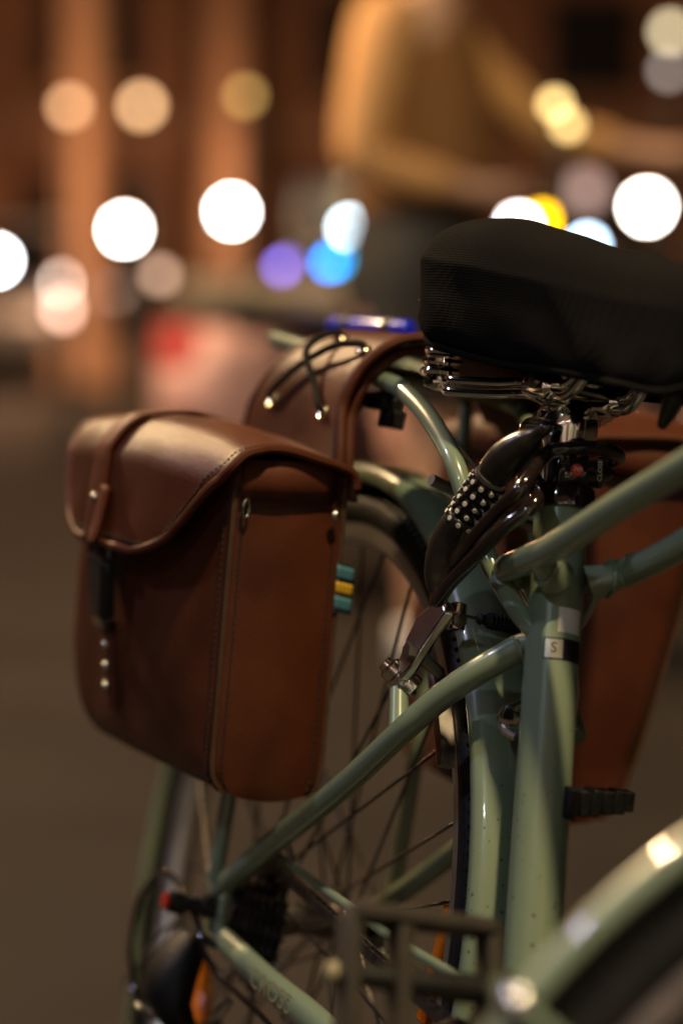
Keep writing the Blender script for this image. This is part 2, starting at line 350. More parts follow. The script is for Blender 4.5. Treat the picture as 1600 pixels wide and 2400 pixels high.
def fender(name, xf, a0, a1, r0, lat, mk, off_lat=0):
    T = lambda p: xf @ V(p); n = 64; prof = [(-1, -.014), (-.97, -.008), (-.8, -.0025), (-.45, 0), (0, .0012), (.45, 0), (.8, -.0025), (.97, -.008), (1, -.014)]
    prof2 = [(l * .955, h - .0016) for l, h in prof[::-1]]; pr = prof + prof2; k = len(pr)
    rings = []
    for i in range(n + 1):
        a = R(a0 + (a1 - a0) * i / n)
        rings.append([T(((r0 + h) * cos(a), l * lat + off_lat, (r0 + h) * sin(a))) for l, h in pr])
    return B(MB().loft(rings), name, mk, angle=50)
rf = fender('rear_fender', Matrix.Identity(4), -22, 222, .357, .0235, 'paint', .002)
for s in (-1, 1):
    for aa in (150, 205):
        p1 = V((.352 * cos(R(aa)), s * .0245, .352 * sin(R(aa)))); p0 = V((-.006, s * .072, .012))
        B(MB().tube([p0, p0 * .5 + p1 * .5 + V((0, s * .008, 0)), p1], .0019, 8), 'fender_stay', 'steel', rf)
refl_p = V((-.146, -.012, -.103))
B(MB().box(refl_p, (.022, .012, .060), Matrix.Rotation(R(-35), 3, 'Y')), 'wheel_reflector', 'amber', rw, bevel=.003)
B(MB().box((.258, .004, .036), (.014, .012, .085), Matrix.Rotation(R(5), 3, 'Y')), 'wheel_reflector', 'amber', rw, bevel=.003)
# rack
rack = empty('rear_rack', parent=bike)
for s in (-1, 1):
    pts = [(-.155, s * .060, .440), (-.05, s * .060, .432), (.06, s * .060, .421), (.098, s * .060, .4155), (.130, s * .0595, .412), (.156, s * .059, .406), (.188, s * .058, .396), (.214, s * .057, .385), (.242, s * .0545, .369), (.256, s * .050, .353), (.271, s * .037, .321), (.287, s * .027, .300), (.319, s * .018, .278), (.332, s * .010, .270)] if s < 0 else \
          [(-.155, s * .060, .440), (-.05, s * .060, .432), (.06, s * .060, .421), (.085, s * .060, .4165), (.100, s * .0595, .409), (.113, s * .059, .400), (.135, s * .058, .370), (.155, s * .056, .340), (.200, s * .054, .290), (.26, s * .050, .235), (.30, s * .047, .205)]
    B(MB().tube(spline(pts, 6), .0069, 16), 'rack_rail', 'paintd', rack)
    B(MB().tube(spline([(-.04, s * .064, .430), (-.035, s * .070, .40), (-.02, s * .073, .25), (.0, s * .074, .06), (.002, s * .073, .02)], 5), .0062, 12), 'rack_leg', 'paintd', rack)
for x, z in ((-.12, .4365), (-.03, .430), (.055, .4215)):
    B(MB().tube([(x, -.058, z), (x, .058, z)], .005, 10), 'cross_bar', 'paintd', rack)
B(MB().tube(spline([(.098, -.052, .404), (.075, -.052, .402), (.050, -.054, .398), (.030, -.057, .380), (.022, -.060, .352), (.010, -.060, .33)], 6), .0062, 12), 'spring_clip_arm', 'black', rack)
B(MB().box((.090, -.050, .399), (.035, .016, .010)), 'clip_pad', 'rubber', rack, bevel=.0015)
B(MB().box((.103, -.047, .389), (.017, .014, .013)), 'clip_block', 'rubber', rack, bevel=.0015)
B(MB().tube([(.09, -.03, .412), (.13, .0, .36)], .0022, 8), 'fender_bolt_rod', 'steel', rack)
B(MB().tube([(.125, -.03, .40), (.150, .035, .345)], .0024, 8), 'fender_bolt_rod', 'steel', rack)
B(MB().tube([(.215, -.055, .352), (.19, .055, .330)], .004, 10), 'rack_brace', 'steel', rack)
# drivetrain
cas = empty('cassette', parent=bike)
me_r = [.056, .051, .046, .041, .036, .031, .027, .024]
for i, r_ in enumerate(me_r):
    y = -.030 - .0042 * i; nt = int(2 * pi * r_ / .0127); pts = []
    for k in range(nt):
        for f, rr in ((0, r_ - .003), (.3, r_ - .002), (.45, r_ + .003), (.6, r_ + .003), (.75, r_ - .002)):
            a = 2 * pi * (k + f) / nt; pts.append((rr * cos(a), rr * sin(a)))
    B(MB().disc_prism(pts, .0018, (0, y, 0), (1, 0, 0), (0, 0, 1), (0, -1, 0)), 'sprocket', 'grease', cas)
B(MB().lathe([(-.004, .018), (0, .021), (.005, .020), (.006, .010)], (0, -.060, 0), (0, -1, 0), 20), 'lock_ring', 'grease', cas)
axle = B(MB().lathe([(-.106, .004), (-.104, .0085), (-.094, .009), (-.091, .006), (-.080, .006), (-.079, .009), (-.072, .0095), (.072, .0095), (.076, .008), (.092, .008), (.094, .005)], (0, 0, 0), (0, 1, 0), 16), 'axle', 'black')
B(MB().lathe([(0, .0065), (.003, .0065), (.0036, .004)], (0, -.1065, 0), (0, -1, 0), 14), 'axle_cap', 'red', axle)
CR = V((.435, -.046, -.058)); cy_ = -.0475; cp = []
for i in range(60): cp.append(V((.0 + .435 * i / 60, cy_ + (CR.y - cy_) * i / 60, .049 + (-.058 + .086 - .049) * i / 60)))
links = MB()
def link(p, q):
    d = (q - p); c = (p + q) / 2; rot = d.to_track_quat('X', 'Z').to_matrix()
    for s in (-1, 1): links.box(c + V((0, s * .0028, 0)), (d.length * .92, .0012, .0075), rot)
    links.lathe([(-.0036, .0034), (.0036, .0034)], p, (0, 1, 0), 8)
n = 36
run = [V((.01 + (.435 - .01) * i / n, cy_ + (CR.y - cy_) * i / n, .0505 - .0225 * i / n)) for i in range(n + 1)]
for i in range(n): link(run[i], run[i + 1])
low = [V((.07 + (.435 - .07) * i / 30, cy_, -.155 + .011 * i / 30)) for i in range(31)]
for i in range(30): link(low[i], low[i + 1])
B(links, 'chain', 'grease', kind='stuff')
ring_pts = []
for k in range(42):
    for f, rr in ((0, .082), (.3, .083), (.45, .088), (.6, .088), (.75, .083)):
        a = 2 * pi * (k + f) / 42; ring_pts.append((rr * cos(a), rr * sin(a)))
crank = empty('crankset', parent=bike)
B(MB().disc_prism(ring_pts, .003, CR, (1, 0, 0), (0, 0, 1), (0, -1, 0)), 'chain_ring', 'grease', crank)
B(MB().lathe([(0, .100), (.0012, .1008), (.0034, .100), (.0040, .097), (.0034, .070), (0, .070)], CR + V((0, -.004, 0)), (0, -1, 0), 48), 'ring_guard', 'chrome', crank)
PD = V((.517, -.130, .083)); ca_ = (V((PD.x, 0, PD.z)) - V((BBp.x, 0, BBp.z))).normalized()
for s, nm in ((-1, 0), (1, 0)):
    a_ = ca_ * (1 if s < 0 else -1); e0 = V((BBp.x, s * .062, BBp.z)); e1 = e0 + a_ * .163 + V((0, s * .018, 0))
    B(MB().tube([e0 - a_ * .012, e0, e0 * .4 + e1 * .6, e1, e1 + a_ * .010], [.010, .0155, .0115, .0115, .008], 14, flat=((0, 1, 0), 1.0)), 'crank_arm', 'grease', crank)
    pc = e1 + V((0, s * .050, 0)); pd = empty('pedal', parent=bike)
    tilt = Matrix.Rotation(R(66 if s < 0 else 10), 3, 'Y')
    B(MB().lathe([(-.050, .005), (-.042, .006), (.03, .0085), (.046, .0075), (.050, .004)], pc, (0, -s, 0), 14), 'spindle', 'black', pd)
    for x in (-1, 1):
        B(MB().box(pc + tilt @ V((x * .034, 0, 0)), (.009, .086, .024), tilt), 'cage_bar', 'dusty', pd, bevel=.002)
        mb = MB().box(pc + tilt @ V((x * .039, 0, 0)), (.003, .050, .012), tilt); B(mb, 'reflector', 'amber', pd, bevel=.001) if s > 0 else None
    for y in (-.042, -.012, .042):
        B(MB().box(pc + tilt @ V((0, y, 0)), (.066, .009, .020), tilt), 'cage_side', 'dusty', pd, bevel=.002)
    B(MB().lathe([(0, .0065), (.003, .006), (.005, .003)], pc + V((0, s * .050, 0)), (0, s, 0), 14), 'end_cap', 'gold' , pd)
guard = B(MB().tube(spline([(.06, -.051, .058), (.16, -.051, .0575), (.3, -.051, .0575), (.40, -.051, .061), (.48, -.051, .058), (.53, -.051, .035)], 6), .0036, 10), 'chain_guard', 'paintd')
B(MB().tube([(.10, -.051, .058), (.10, -.060, .074)], .003, 8), 'guard_bracket', 'steel', guard)
# rear derailleur
der = B(MB().loft([[V((-.005 + dx, -.078 + dy, z)) + V((cos(t) * a, sin(t) * b, 0)) for t in [2 * pi * k / 14 for k in range(14)]] for z, dx, dy, a, b in ((-.022, .0, 0, .012, .010), (-.034, 0, -.006, .024, .015), (-.052, .002, -.012, .031, .018), (-.072, .006, -.014, .030, .018), (-.088, .018, -.006, .022, .015), (-.098, .024, .004, .012, .012))]), 'rear_derailleur', 'rubber')
for c, r_ in (((.024, -.060, -.098), .021), ((.045, -.058, -.152), .021)):
    pts = []
    for k in range(11):
        for f, rr in ((0, r_ - .004), (.35, r_ - .004), (.5, r_), (.85, r_)): pts.append((rr * cos(2 * pi * (k + f) / 11), rr * sin(2 * pi * (k + f) / 11)))
    B(MB().disc_prism(pts, .005, c, (1, 0, 0), (0, 0, 1), (0, 1, 0)), 'pulley', 'black', der)
for y in (-.068, -.050):
    B(MB().disc_prism([(.014, -.088), (.034, -.090), (.058, -.150), (.050, -.170), (.036, -.166)], .0018, (0, y, 0), (1, 0, 0), (0, 0, 1), (0, 1, 0)), 'pulley_cage', 'steel', der)
for p in ((-.02, -.090, -.036), (.006, -.094, -.060), (-.014, -.092, -.078)):
    B(MB().lathe([(0, .0045), (.004, .0045), (.005, .003)], p, (0, -1, 0), 10), 'pivot_bolt', 'alloy', der)
B(MB().tube(spline([(.058, -.072, -.040), (.040, -.084, -.026), (.022, -.085, -.012), (-.031, -.085, .002), (-.080, -.085, .006), (-.110, -.085, -.006), (-.135, -.085, -.031), (-.135, -.085, -.062), (-.124, -.085, -.080), (-.09, -.084, -.104), (-.045, -.080, -.100), (-.012, -.082, -.075)], 6), .0025, 10), 'shift_housing', 'gloss', der)
B(MB().lathe([(0, .003), (.010, .0045), (.022, .0045), (.024, .003)], (.072, -.068, -.052), (-.55, -.25, -.8), 12), 'barrel_adjuster', 'alloy', der)
B(MB().tube([(.058, -.072, -.040), (.13, -.066, -.044), (.3, -.05, -.062)], .0022, 8), 'shift_cable', 'gloss', der)
# rear rim brake
for s in (-1, 1):
    boss = V((.250, s * .056, .184)); piv = V((.2266, s * .052, .2173)); top = V((.247, s * .0365, .268))
    br = B(MB().tube(spline([piv, (.232, s * .0495, .229), (.237, s * .045, .244), (.241, s * .040, .259), top], 4), [.0085, .008, .0075, .007, .0066, .0064, .006, .0058, .0056, .0054, .0052, .005, .005, .005, .005, .005, .0045], 10, flat=((0, 1, 0), 1.25)), 'brake_arm', 'alloy')
    plate_ = [V((x, s * y, z)) for x, y, z in ((.2282, .050, .2267), (.2267, .047, .2445), (.2278, .043, .260), (.2384, .040, .2692), (.2517, .037, .2752), (.2600, .037, .2680), (.2530, .041, .2540), (.2500, .045, .2420), (.2480, .050, .2263), (.2400, .052, .2163))]
    n_ = len(plate_); mb = MB(); mb.add(plate_ + [p + V((-.002, s * .0070, .0005)) for p in plate_], [tuple(range(n_))[::-1], tuple(range(n_, 2 * n_))] + [(k, (k + 1) % n_, n_ + (k + 1) % n_, n_ + k) for k in range(n_)])
    B(mb, 'arm_plate', 'alloy', br, bevel=.0018)
    B(MB().tube([boss, piv + V((.002, s * .001, -.006))], [.0072, .0066], 14), 'brake_boss', 'paintd', br)
    B(MB().lathe([(-.012, .0075), (-.011, .0098), (-.004, .0102), (-.003, .0088), (.0, .0088), (.001, .0102), (.004, .0102), (.005, .0085), (.011, .0085), (.013, .0055), (.016, .005)], piv, V((-.25, s * .62, .42)), 18), 'pivot_barrel', 'chrome', br)
    B(MB().lathe([(0, .0032), (.006, .0032), (.0065, .0022)], piv + V((-.25, s * .62, .42)).normalized() * -.013 + V((-.004, 0, 0)), V((-.6, s * .2, -.6)), 10), 'pivot_screw', 'brass', br)
    B(MB().lathe([(-.010, .0045), (-.0095, .0062), (.0075, .0066), (.0085, .0048)], top + V((.004, -s * .004, -.001)), (-.25, 0, 1), 16), 'cable_anchor', 'chrome', br)
    B(MB().lathe([(0, .0055), (.004, .0055), (.0046, .0035)], top + V((.009, -s * .003, -.003)), (1, -.2 * s, -.1), 6), 'anchor_bolt', 'steel', br)
    B(MB().tube(spline([top + V((-.004, 0, .004)), (.230, s * .044, .262), (.2275, s * .050, .246), (.2275, s * .053, .230), (.226, s * .055, .216)], 5), .0011, 6), 'return_spring', 'steel', br)
    B(MB().tube([(.240, s * .048, .236), (.238, s * .030, .226)], .0042, 10), 'pad_post', 'steel', br)
    B(MB().lathe([(0, .0065), (.006, .0065)], (.241, s * .053, .237), (0, s, 0), 6), 'pad_nut', 'steel', br)
    prs = []
    for i in range(9):
        a = R(46.5 - 13.5 * i / 8); hh = .0058 if 0 < i < 8 else .0040
        c = V((.3075 * cos(a), 0, .3075 * sin(a))); rn = c.normalized()
        prs.append([c + rn * h + V((0, s * y, 0)) for h, y in ((-hh, .0165), (-hh * .8, .0260), (0, .0275), (hh * .8, .0260), (hh, .0165), (0, .0150))])
    B(MB().loft(prs), 'brake_pad', 'steel' if s < 0 else 'rubber', br)
bt = empty('brake_cable', parent=bike)
B(MB().tube([(.2485, -.034, .2675), (.2485, .034, .2670)], .0011, 8), 'inner_wire', 'steel', bt)
prof = [(0, .0030), (.002, .0042), (.004, .0030), (.0055, .0036), (.009, .0060)]
for i in range(6): prof += [(.0105 + i * .0030, .0050), (.0120 + i * .0030, .0062)]
prof += [(.029, .0064), (.052, .0058)]
B(MB().lathe(prof, (.2485, -.016, .2673), (0, 1, 0), 16), 'rubber_boot', 'rubber', bt, angle=60)
B(MB().tube(spline([(.248, .036, .267), (.252, .046, .272), (.268, .042, .288), (.29, .034, .298)], 5), .0026, 10), 'cable_housing', 'gloss', bt)
hs = B(MB().tube(spline([(.325, .030, .318), (.321, .030, .312), (.320, .030, .302), (.318, .029, .290), (.311, .026, .276), (.300, .018, .262)], 5), .0028, 10), 'gear_cable', 'clear')
B(MB().lathe([(0, .0046), (.012, .0046), (.0125, .003)], (.3205, .030, .305), (.12, 0, 1), 12), 'cable_stop', 'alloy', hs)
B(MB().lathe([(-.007, .004), (-.0065, .0068), (0, .0075), (.0065, .0068), (.007, .004)], (.357, .031, .3245), (.9, 0, .4), 14), 'cable_guide', 'paintd', hs)
B(MB().tube([(.360, .031, .326), (.55, .034, .408), (.8, .03, .50)], .0011, 6), 'bare_cable', 'steel', hs)
B(MB().tube(spline([st(.236) - SFW * .016, (.318, -.006, .222), (.311, -.012, .216), (.318, -.016, .206), (.335, -.012, .203)], 5), .0034, 8), 'fender_bracket', 'alloy')
B(MB().lathe([(-.004, .0035), (-.003, .0062), (.003, .0062), (.004, .0035)], (.322, -.014, .214), (.4, -.9, 0), 14), 'fender_bolt', 'chrome')
# ribbed clamp low on the seat tube
rb = MB(); c0 = stw(.168, R(38), .021)
for i in range(6): rb.box(c0 + V((-.001 * i, -.004 + .0085 * i, .0012 * i)), (.018 - .0012 * i, .0062, .019 - .0014 * (i % 2) - .001 * i), Matrix.Rotation(.1 * (i % 2), 3, 'X'))
for i in range(5): rb.box(c0 + V((-.002 - .001 * i, .0004 + .0085 * i, .0012 * i)), (.014, .004, .0145))
rc_ = B(rb, 'ribbed_clamp', 'rubber', bevel=.001)
# front end
axF = V((1.0, 0, 0)); pF = axF - V((sin(HA), 0, cos(HA))) * .045
STEER = Matrix.Translation(pF) @ Matrix.Rotation(R(53), 4, HX) @ Matrix.Translation(-pF)
XF = STEER @ Matrix.Translation(axF)
fw = wheel('front_wheel', XF, None, 'steel')
ff = fender('front_fender', XF, 28, 205, .357, .026, 'paintd')
for s in (-1, 1):
    p1 = XF @ V((.348 * cos(R(163)), s * .0285, .348 * sin(R(163)))); p0 = XF @ V((.0, s * .055, .0))
    B(MB().tube([p0, p1 + (p1 - p0).normalized() * .012], .0035, 8), 'fender_stay', 'paintd', ff)
    B(MB().lathe([(-.003, .004), (-.002, .0065), (.003, .0065), (.005, .004)], p1, XF.to_3x3() @ V((0, s, 0)), 14), 'stay_bolt', 'chrome', ff)
fork = MB()
for s in (-1, 1): fork.tube([XF @ V((-.0, s * .054, 0)), XF @ V((-.045, s * .05, .2)), XF @ V((-.105, s * .04, .375)), STEER @ (HT - HX * .03)], [.008, .011, .013, .015], 12)
B(fork, 'fork', 'paintd')
stem0 = HT + HX * .13
B(MB().tube([stem0, stem0 + HX * .09, STEER @ (stem0 + HX * .12 + V((.06, 0, .01)))], .013, 12), 'stem', 'alloy')
hbp = [STEER @ (stem0 + HX * .12 + V(p)) for p in ((-.12, -.27, .03), (-.02, -.25, .03), (.04, -.15, .03), (.06, -.04, .01), (.06, .04, .01), (.04, .15, .03), (-.02, .25, .03), (-.12, .27, .03))]
hb = B(MB().tube(spline(hbp, 5), .011, 12), 'handlebar', 'alloy')
for a, b in ((0, 1), (7, 6)): B(MB().tube([hbp[a] * 1.0, hbp[b]], .016, 12), 'grip', 'rubber', hb)
# kickstand on the left
ks = MB().tube([(.16, .050, -.03), (.17, .075, -.05), (.155, .150, -RT + .063), (.152, .165, -RT + .046)], .0075, 10)
B(ks, 'kickstand', 'black')

# ------------------------------------------------------------------ leather double pannier slung over the rack
pan = empty('leather_pannier', (0, 0, 0), (-LEAN, 0, HEAD))
tag(pan, 'brown leather double pannier with laced yoke slung over the rear rack', 'pannier')
def PB(mb, name, m, parent=None, **k): return mb.build(name, m, parent or pan, off=UP, **k)
def pl(prof, t):                       # walk a polyline by its parameter 0..1
    L = [0]
    for a, b in zip(prof, prof[1:]): L.append(L[-1] + (V((*b, 0)) - V((*a, 0))).length)
    d = t * L[-1]
    for i in range(len(prof) - 1):
        if d <= L[i + 1] or i == len(prof) - 2:
            f = (d - L[i]) / max(1e-9, L[i + 1] - L[i]); return prof[i][0] + (prof[i + 1][0] - prof[i][0]) * f, prof[i][1] + (prof[i + 1][1] - prof[i][1]) * f
def sm(pts, n): return [(p.x, p.y) for p in spline([(a, b, 0) for a, b in pts], n)]
def make_bag(O, er, ed, eo, L, W, H, label, near, taper=0):
    O, er, ed, eo = V(O), V(er).normalized(), V(ed).normalized(), V(eo).normalized()
    ed = (ed - er * ed.dot(er)).normalized(); eo = (eo - er * eo.dot(er) - ed * eo.dot(ed)).normalized()
    X = lambda r, o, d: O + er * r + eo * o + ed * d
    def Hm(r):
        c = .055; x = r - (L - c)
        return H - (0 if x < 0 else c - sqrt(max(0, c * c - x * x)) * .999)
    def bulge(r, t): return .016 * sin(pi * min(1, max(0, r / L)) ** .8) * sin(pi * (.15 + .8 * t)) + .006 * r / L
    def wr(r, o, d): return .0016 * noise.noise(V((r * 22, o * 26, d * 16))) + .0007 * noise.noise(V((r * 60, o * 70 + 3, d * 50)))
    def outer(u, t):
        r = L * u; d = Hm(r) * t; e = min(1, (1 - t) / .10); rr = .020 * (1 - sqrt(max(0, 1 - (1 - e) ** 2)))
        return X(r, W * (1 - taper * max(0, t - .25) ** 1.6) + bulge(r, t) - rr + wr(r, .3, d), d)
    def front(u, t):
        d = Hm(0) * t; o = W * u
        e = min(1, (1 - t) / .06)
        e = min(1, (1 - t) / .10); ins = .020 * (1 - sqrt(max(0, 1 - (1 - e) ** 2))); o = ins * .35 + (W * (1 - taper * max(0, t - .25) ** 1.6) - ins * 1.35) * u
        return X(-.006 * sin(pi * u) * (sin(pi * t) ** .5 if 0 < t < 1 else 0) + wr(.7, o, d) * sin(pi * u), o, d + .004 * sin(pi * u) * t)
    mb = MB()
    rows = 34
    ring = []
    for j in range(rows + 1):
        t = j / rows; rg = []
        for i in range(9): rg.append(front(i / 8, t))                       # front gusset, inner to outer
        for i in range(1, 25): rg.append(outer(i / 24, t))                   # outer face
        for i in range(1, 8): 
            d = Hm(L) * t; rg.append(X(L + .006 * sin(pi * i / 8), (W + bulge(L, t)) * (1 - i / 8), d))
        for i in range(13): rg.append(X(L * (1 - i / 13), 0, Hm(L * (1 - i / 13)) * t))
        ring.append(rg)
    mb.loft(ring)
    bag = PB(mb, 'bag', 'leather', angle=75)
    if label: bag['label'] = label
    # welted seams on the front gusset
    def welt(fn, du, name):
        p = [fn(t) for t in [i / 30 for i in range(31)]]
        a = MB(); vs = []
        for q in p:
            vs += [q + er * .0012 + du * -.001, q - er * .0012 + du * -.001, q - er * .0012 + du * .0026, q + er * .0012 + du * .0026]
        a.loft([vs[i * 4:i * 4 + 4] for i in range(31)]); PB(a, name, 'edge', bag, bevel=.0006)
    f_out = lambda t: front(1, .06 + .93 * t); f_in = lambda t: front(0, .02 + .97 * t)
    welt(f_out, eo, 'outer_seam_welt'); welt(f_in, -eo, 'inner_seam_welt')
    s_ = MB()
    for base, off in ((f_out, -.006), (f_in, .007), (f_out, .0)):
        k = 44
        for i in range(k):
            a, b = base((i + .15) / k), base((i + .80) / k)
            sh = (eo * off - er * (.0016 if off else 0)) if off else (eo * .0010 + er * .0085)
            if not off: a, b = outer(.030, .06 + .93 * (i + .15) / k), outer(.030, .06 + .93 * (i + .8) / k); sh = eo * .0006
            s_.tube([a + sh, b + sh], .00075, 5)
    PB(s_, 'stitching', 'thread', bag, kind='stuff')
    # folded collar under the flap
    PB(MB().grid(lambda u, v: X(-.0035 - .004 * sin(pi * u), .010 + (W - .012) * u, -.004 + .028 * v), 9, 3), 'collar', 'leather2', bag, solid=.002)
    # flap
    prof = sm([(-.004, -.022), (-.002, -.004), (.012, .003), (.028, .0065), (.057, .0125), (.078, .010), (.0875, .004), (.0945, -.010), (.0975, -.030), (.0995, -.052), (.1010, -.073)], 5)
    prof = [(o * W / .085, h) for o, h in prof]
    def rf_(v):
        o, h = pl(prof, v)
        tab = [(.02, -.012), (.0, -.011), (-.008, -.004), (-.026, .012), (-.044, .028), (-.058, .044), (-.067, .062), (-.0726, .088)]
        if v < .5: return -.010
        for (h0, r0), (h1, r1) in zip(tab, tab[1:]):
            if h <= h0 and h >= h1: return r0 + (r1 - r0) * (h0 - h) / (h0 - h1)
        return -.012 if h > 0 else .088
    def flap(u, v, lift=0):
        o, h = pl(prof, v); r0 = rf_(v); r1 = L + .006 - (r0 + .012) * .75; r = r0 + (r1 - r0) * u
        q = max(0, min(1, r / L))
        hump = (.011 if near else .020) * sin(pi * q ** .75) * max(0, 1 - max(0, v - .62) / .3) * min(1, v / .18)
        side = (.004 + .016 * sin(pi * q) ** .8 + .006 * q) * max(0, min(1, (v - .45) / .25))
        return X(r, o + side + lift * (1 if v > .55 else .2), -(h + hump) - lift * (1 if v < .72 else 0)) + eo * (.0012 * noise.noise(V((r * 25, v * 6, 1))))
    fl = PB(MB().grid(lambda u, v: flap(u, v), 33, 41), 'flap', 'leather', bag, solid=.0034, angle=60)
    edge = [flap(0, v / 40) for v in range(2, 41)] + [flap(u / 40, 1) for u in range(1, 40)] + [flap(1, 1 - v / 40) for v in range(0, 39)]
    PB(MB().tube(spline(edge, 2), .0036, 8), 'flap_piping', 'leather2', bag)
    st_ = MB()
    for i in range(2, len(edge) - 2):
        for f in (.0, .34, .67):
            pass
    es = [flap(.028, v / 60, .0022) for v in range(4, 58)] + [flap(.03 + .94 * u / 60, .965, .0022) for u in range(60)]
    for a, b in zip(es, es[1:]): st_.tube([a * .85 + b * .15, a * .2 + b * .8], .0007, 5)
    PB(st_, 'flap_stitching', 'thread', bag, kind='stuff')
    # strap, side-release buckle and riveted lower strap
    rc = .150; sw = .0130
    def strap_pt(w_, v, lift):
        r0 = rf_(v); r1 = L + .006 - (r0 + .012) * .75; return flap((rc + w_ - r0) / (r1 - r0), v, lift)
    strap = PB(MB().grid(lambda u, v: strap_pt((u * 2 - 1) * sw, .10 + .90 * v, .0045), 5, 40), 'strap', 'leather2', bag, solid=.003)
    tip = strap_pt(0, 1, .0055)
    loose = MB().grid(lambda u, v: strap_pt(-sw * 1.0 + .0 + (u - 1) * .011, .80 + .22 * v if .80 + .22 * v < 1 else 1, .006 + .007 * v), 3, 12); PB(loose, 'strap_tail', 'leather2', bag, solid=.0025)
    def face(r, d, lift): 
        u = r / L; t = d / Hm(r); return outer(u, t) + eo * lift
    def riv(p, n, r_=.0036):
        PB(MB().lathe([(-.001, r_ * .8), (0, r_), (.0012, r_ * .92), (.0024, r_ * .5), (.0027, r_ * .12)], p, n, 14), 'rivet', 'alloy', bag)
    riv(strap_pt(.001, .845, .0065), eo)
    by = .077; bk = MB()
    def plate(d0, d1, w0, w1, l0, l1, th):
        n_ = 5; rings = []
        for i in range(n_ + 1):
            f = i / n_; d = d0 + (d1 - d0) * f; w_ = w0 + (w1 - w0) * f; l_ = l0 + (l1 - l0) * f
            rings.append([face(rc + a * w_, d, l_ + b) for a, b in ((-1, 0), (-1, th * .7), (-.8, th), (.8, th), (1, th * .7), (1, 0))])
        return MB().loft(rings)
    buckle = PB(plate(by - .008, by + .010, .021, .022, .012, .012, .010), 'buckle', 'gloss', bag, bevel=.001)
    PB(plate(by + .011, by + .052, .021, .017, .011, .008, .011), 'buckle_socket', 'black', bag, bevel=.001)
    PB(plate(by + .053, by + .062, .018, .016, .008, .006, .008), 'buckle_end', 'gloss', bag, bevel=.001)
    low_ = PB(plate(by + .055, by + .122, .014, .0115, .0045, .003, .004), 'lower_strap', 'leather2', bag, bevel=.0008)
    for d in (by + .075, by + .091, by + .106): riv(face(rc, d, .0090), eo, .0034)
    # gusset hardware
    p = X(-.006, W - .006, .030)
    PB(MB().tube([p + (eo * .0025 * cos(a) + ed * .0065 * sin(a)) for a in [2 * pi * i / 18 for i in range(18)]], .0011, 6, closed=True), 'slot_eyelet', 'brass', bag)
    riv(X(-.0085, .010, .032), -er, .0040)
    if near:
        def rib(d0, d1, m_, nm):
            PB(MB().grid(lambda u, v: X(-.0028 + .002 * u, .002 - .0150 * u, d0 + (d1 - d0) * v + .003 * u), 6, 4), nm, m_, bag, solid=.0007)
        d_ = .066
        for a, b, m_, nm in ((d_, d_ + .0015, 'ink', 'ribbon_edge'), (d_ + .0015, d_ + .0120, 'tagblue', 'ribbon_stripe'), (d_ + .0120, d_ + .0133, 'ink', 'ribbon_edge'), (d_ + .0133, d_ + .0222, 'tagyel', 'ribbon_stripe'), (d_ + .0222, d_ + .0235, 'ink', 'ribbon_edge'), (d_ + .0235, d_ + .034, 'tagblue', 'ribbon_stripe'), (d_ + .034, d_ + .0352, 'ink', 'ribbon_edge')):
            rib(a, b, m_, nm)
    return X
make_bag((.12, -.080, .347), (-cos(R(8)), -sin(R(8)), 0), (0, .13, -.9915), (0, -1, 0), .258, .085, .235, 'near bag with buckled flap and blue and yellow ribbon tag', True)
make_bag((.115, .092, .404), (-cos(R(4)), sin(R(4)), 0), (0, .02, -1), (0, 1, 0), .285, .112, .282, 'far bag half hidden behind the seat tube', False, .36)
# laced yoke between the bags
yk = sm([(-.084, .335), (-.087, .365), (-.088, .392), (-.083, .417), (-.068, .4385), (-.044, .4500), (0, .4545), (.035, .451), (.060, .440), (.080, .422), (.094, .400)], 5)
def lin(t, tab):
    for (a, b), (c, d) in zip(tab, tab[1:]):
        if t <= c: return b + (d - b) * max(0, t - a) / (c - a)
    return tab[-1][1]
def yoke_x(v):
    y, z = pl(yk, v)
    if y > -.05: return (-.022, .118)
    return (lin(z, [(.33, -.125), (.345, -.108), (.384, -.094), (.410, -.072), (.428, -.050), (.440, -.030), (.45, -.022)]), lin(z, [(.33, .122), (.36, .118), (.392, .108), (.42, .112), (.44, .118)]))
def yoke(u, v, dz=0, ins=0):
    y, z = pl(yk, v); a, b = yoke_x(v); n_ = V((0, y / .075, .6)).normalized()
    return V((a + ins + (b - a - 2 * ins) * u, y, z)) - n_ * dz
PB(MB().grid(lambda u, v: yoke(u, v), 17, 51), 'yoke', 'leather', solid=.004, angle=60)
PB(MB().grid(lambda u, v: yoke(u, .06 + .9 * v, .011, .006), 9, 51), 'under_yoke', 'leather2', solid=.004, angle=60)
for u, dz, ins in ((1, 0, 0), (0, 0, 0), (1, .011, .006)):
    PB(MB().tube([yoke(u, .04 + .94 * i / 60, dz, ins) for i in range(61)], .0040, 8), 'yoke_piping', 'leather2')
def on_yoke(x, v, lift=.003):
    a, b = yoke_x(v); return yoke((x - a) / (b - a), v, -lift)
def eyelet(p, n, du):
    PB(MB().tube([p + n * .0002 + (du * cos(a) + n.cross(du) * sin(a)) * .0052 for a in [2 * pi * i / 20 for i in range(20)]], .0014, 7, closed=True), 'eyelet', 'brass')
e1, e2, e3, e4 = on_yoke(-.039, .175), on_yoke(.078, .162), on_yoke(.020, .380), on_yoke(.098, .338)
nd, nu = V((0, -1, .25)).normalized(), V((0, -.5, 1)).normalized()
for p, n_ in ((e1, nd), (e2, nd), (e3, nu), (e4, nu)): eyelet(p, n_, V((1, 0, 0)))
m1 = on_yoke(.030, .285, .0065)
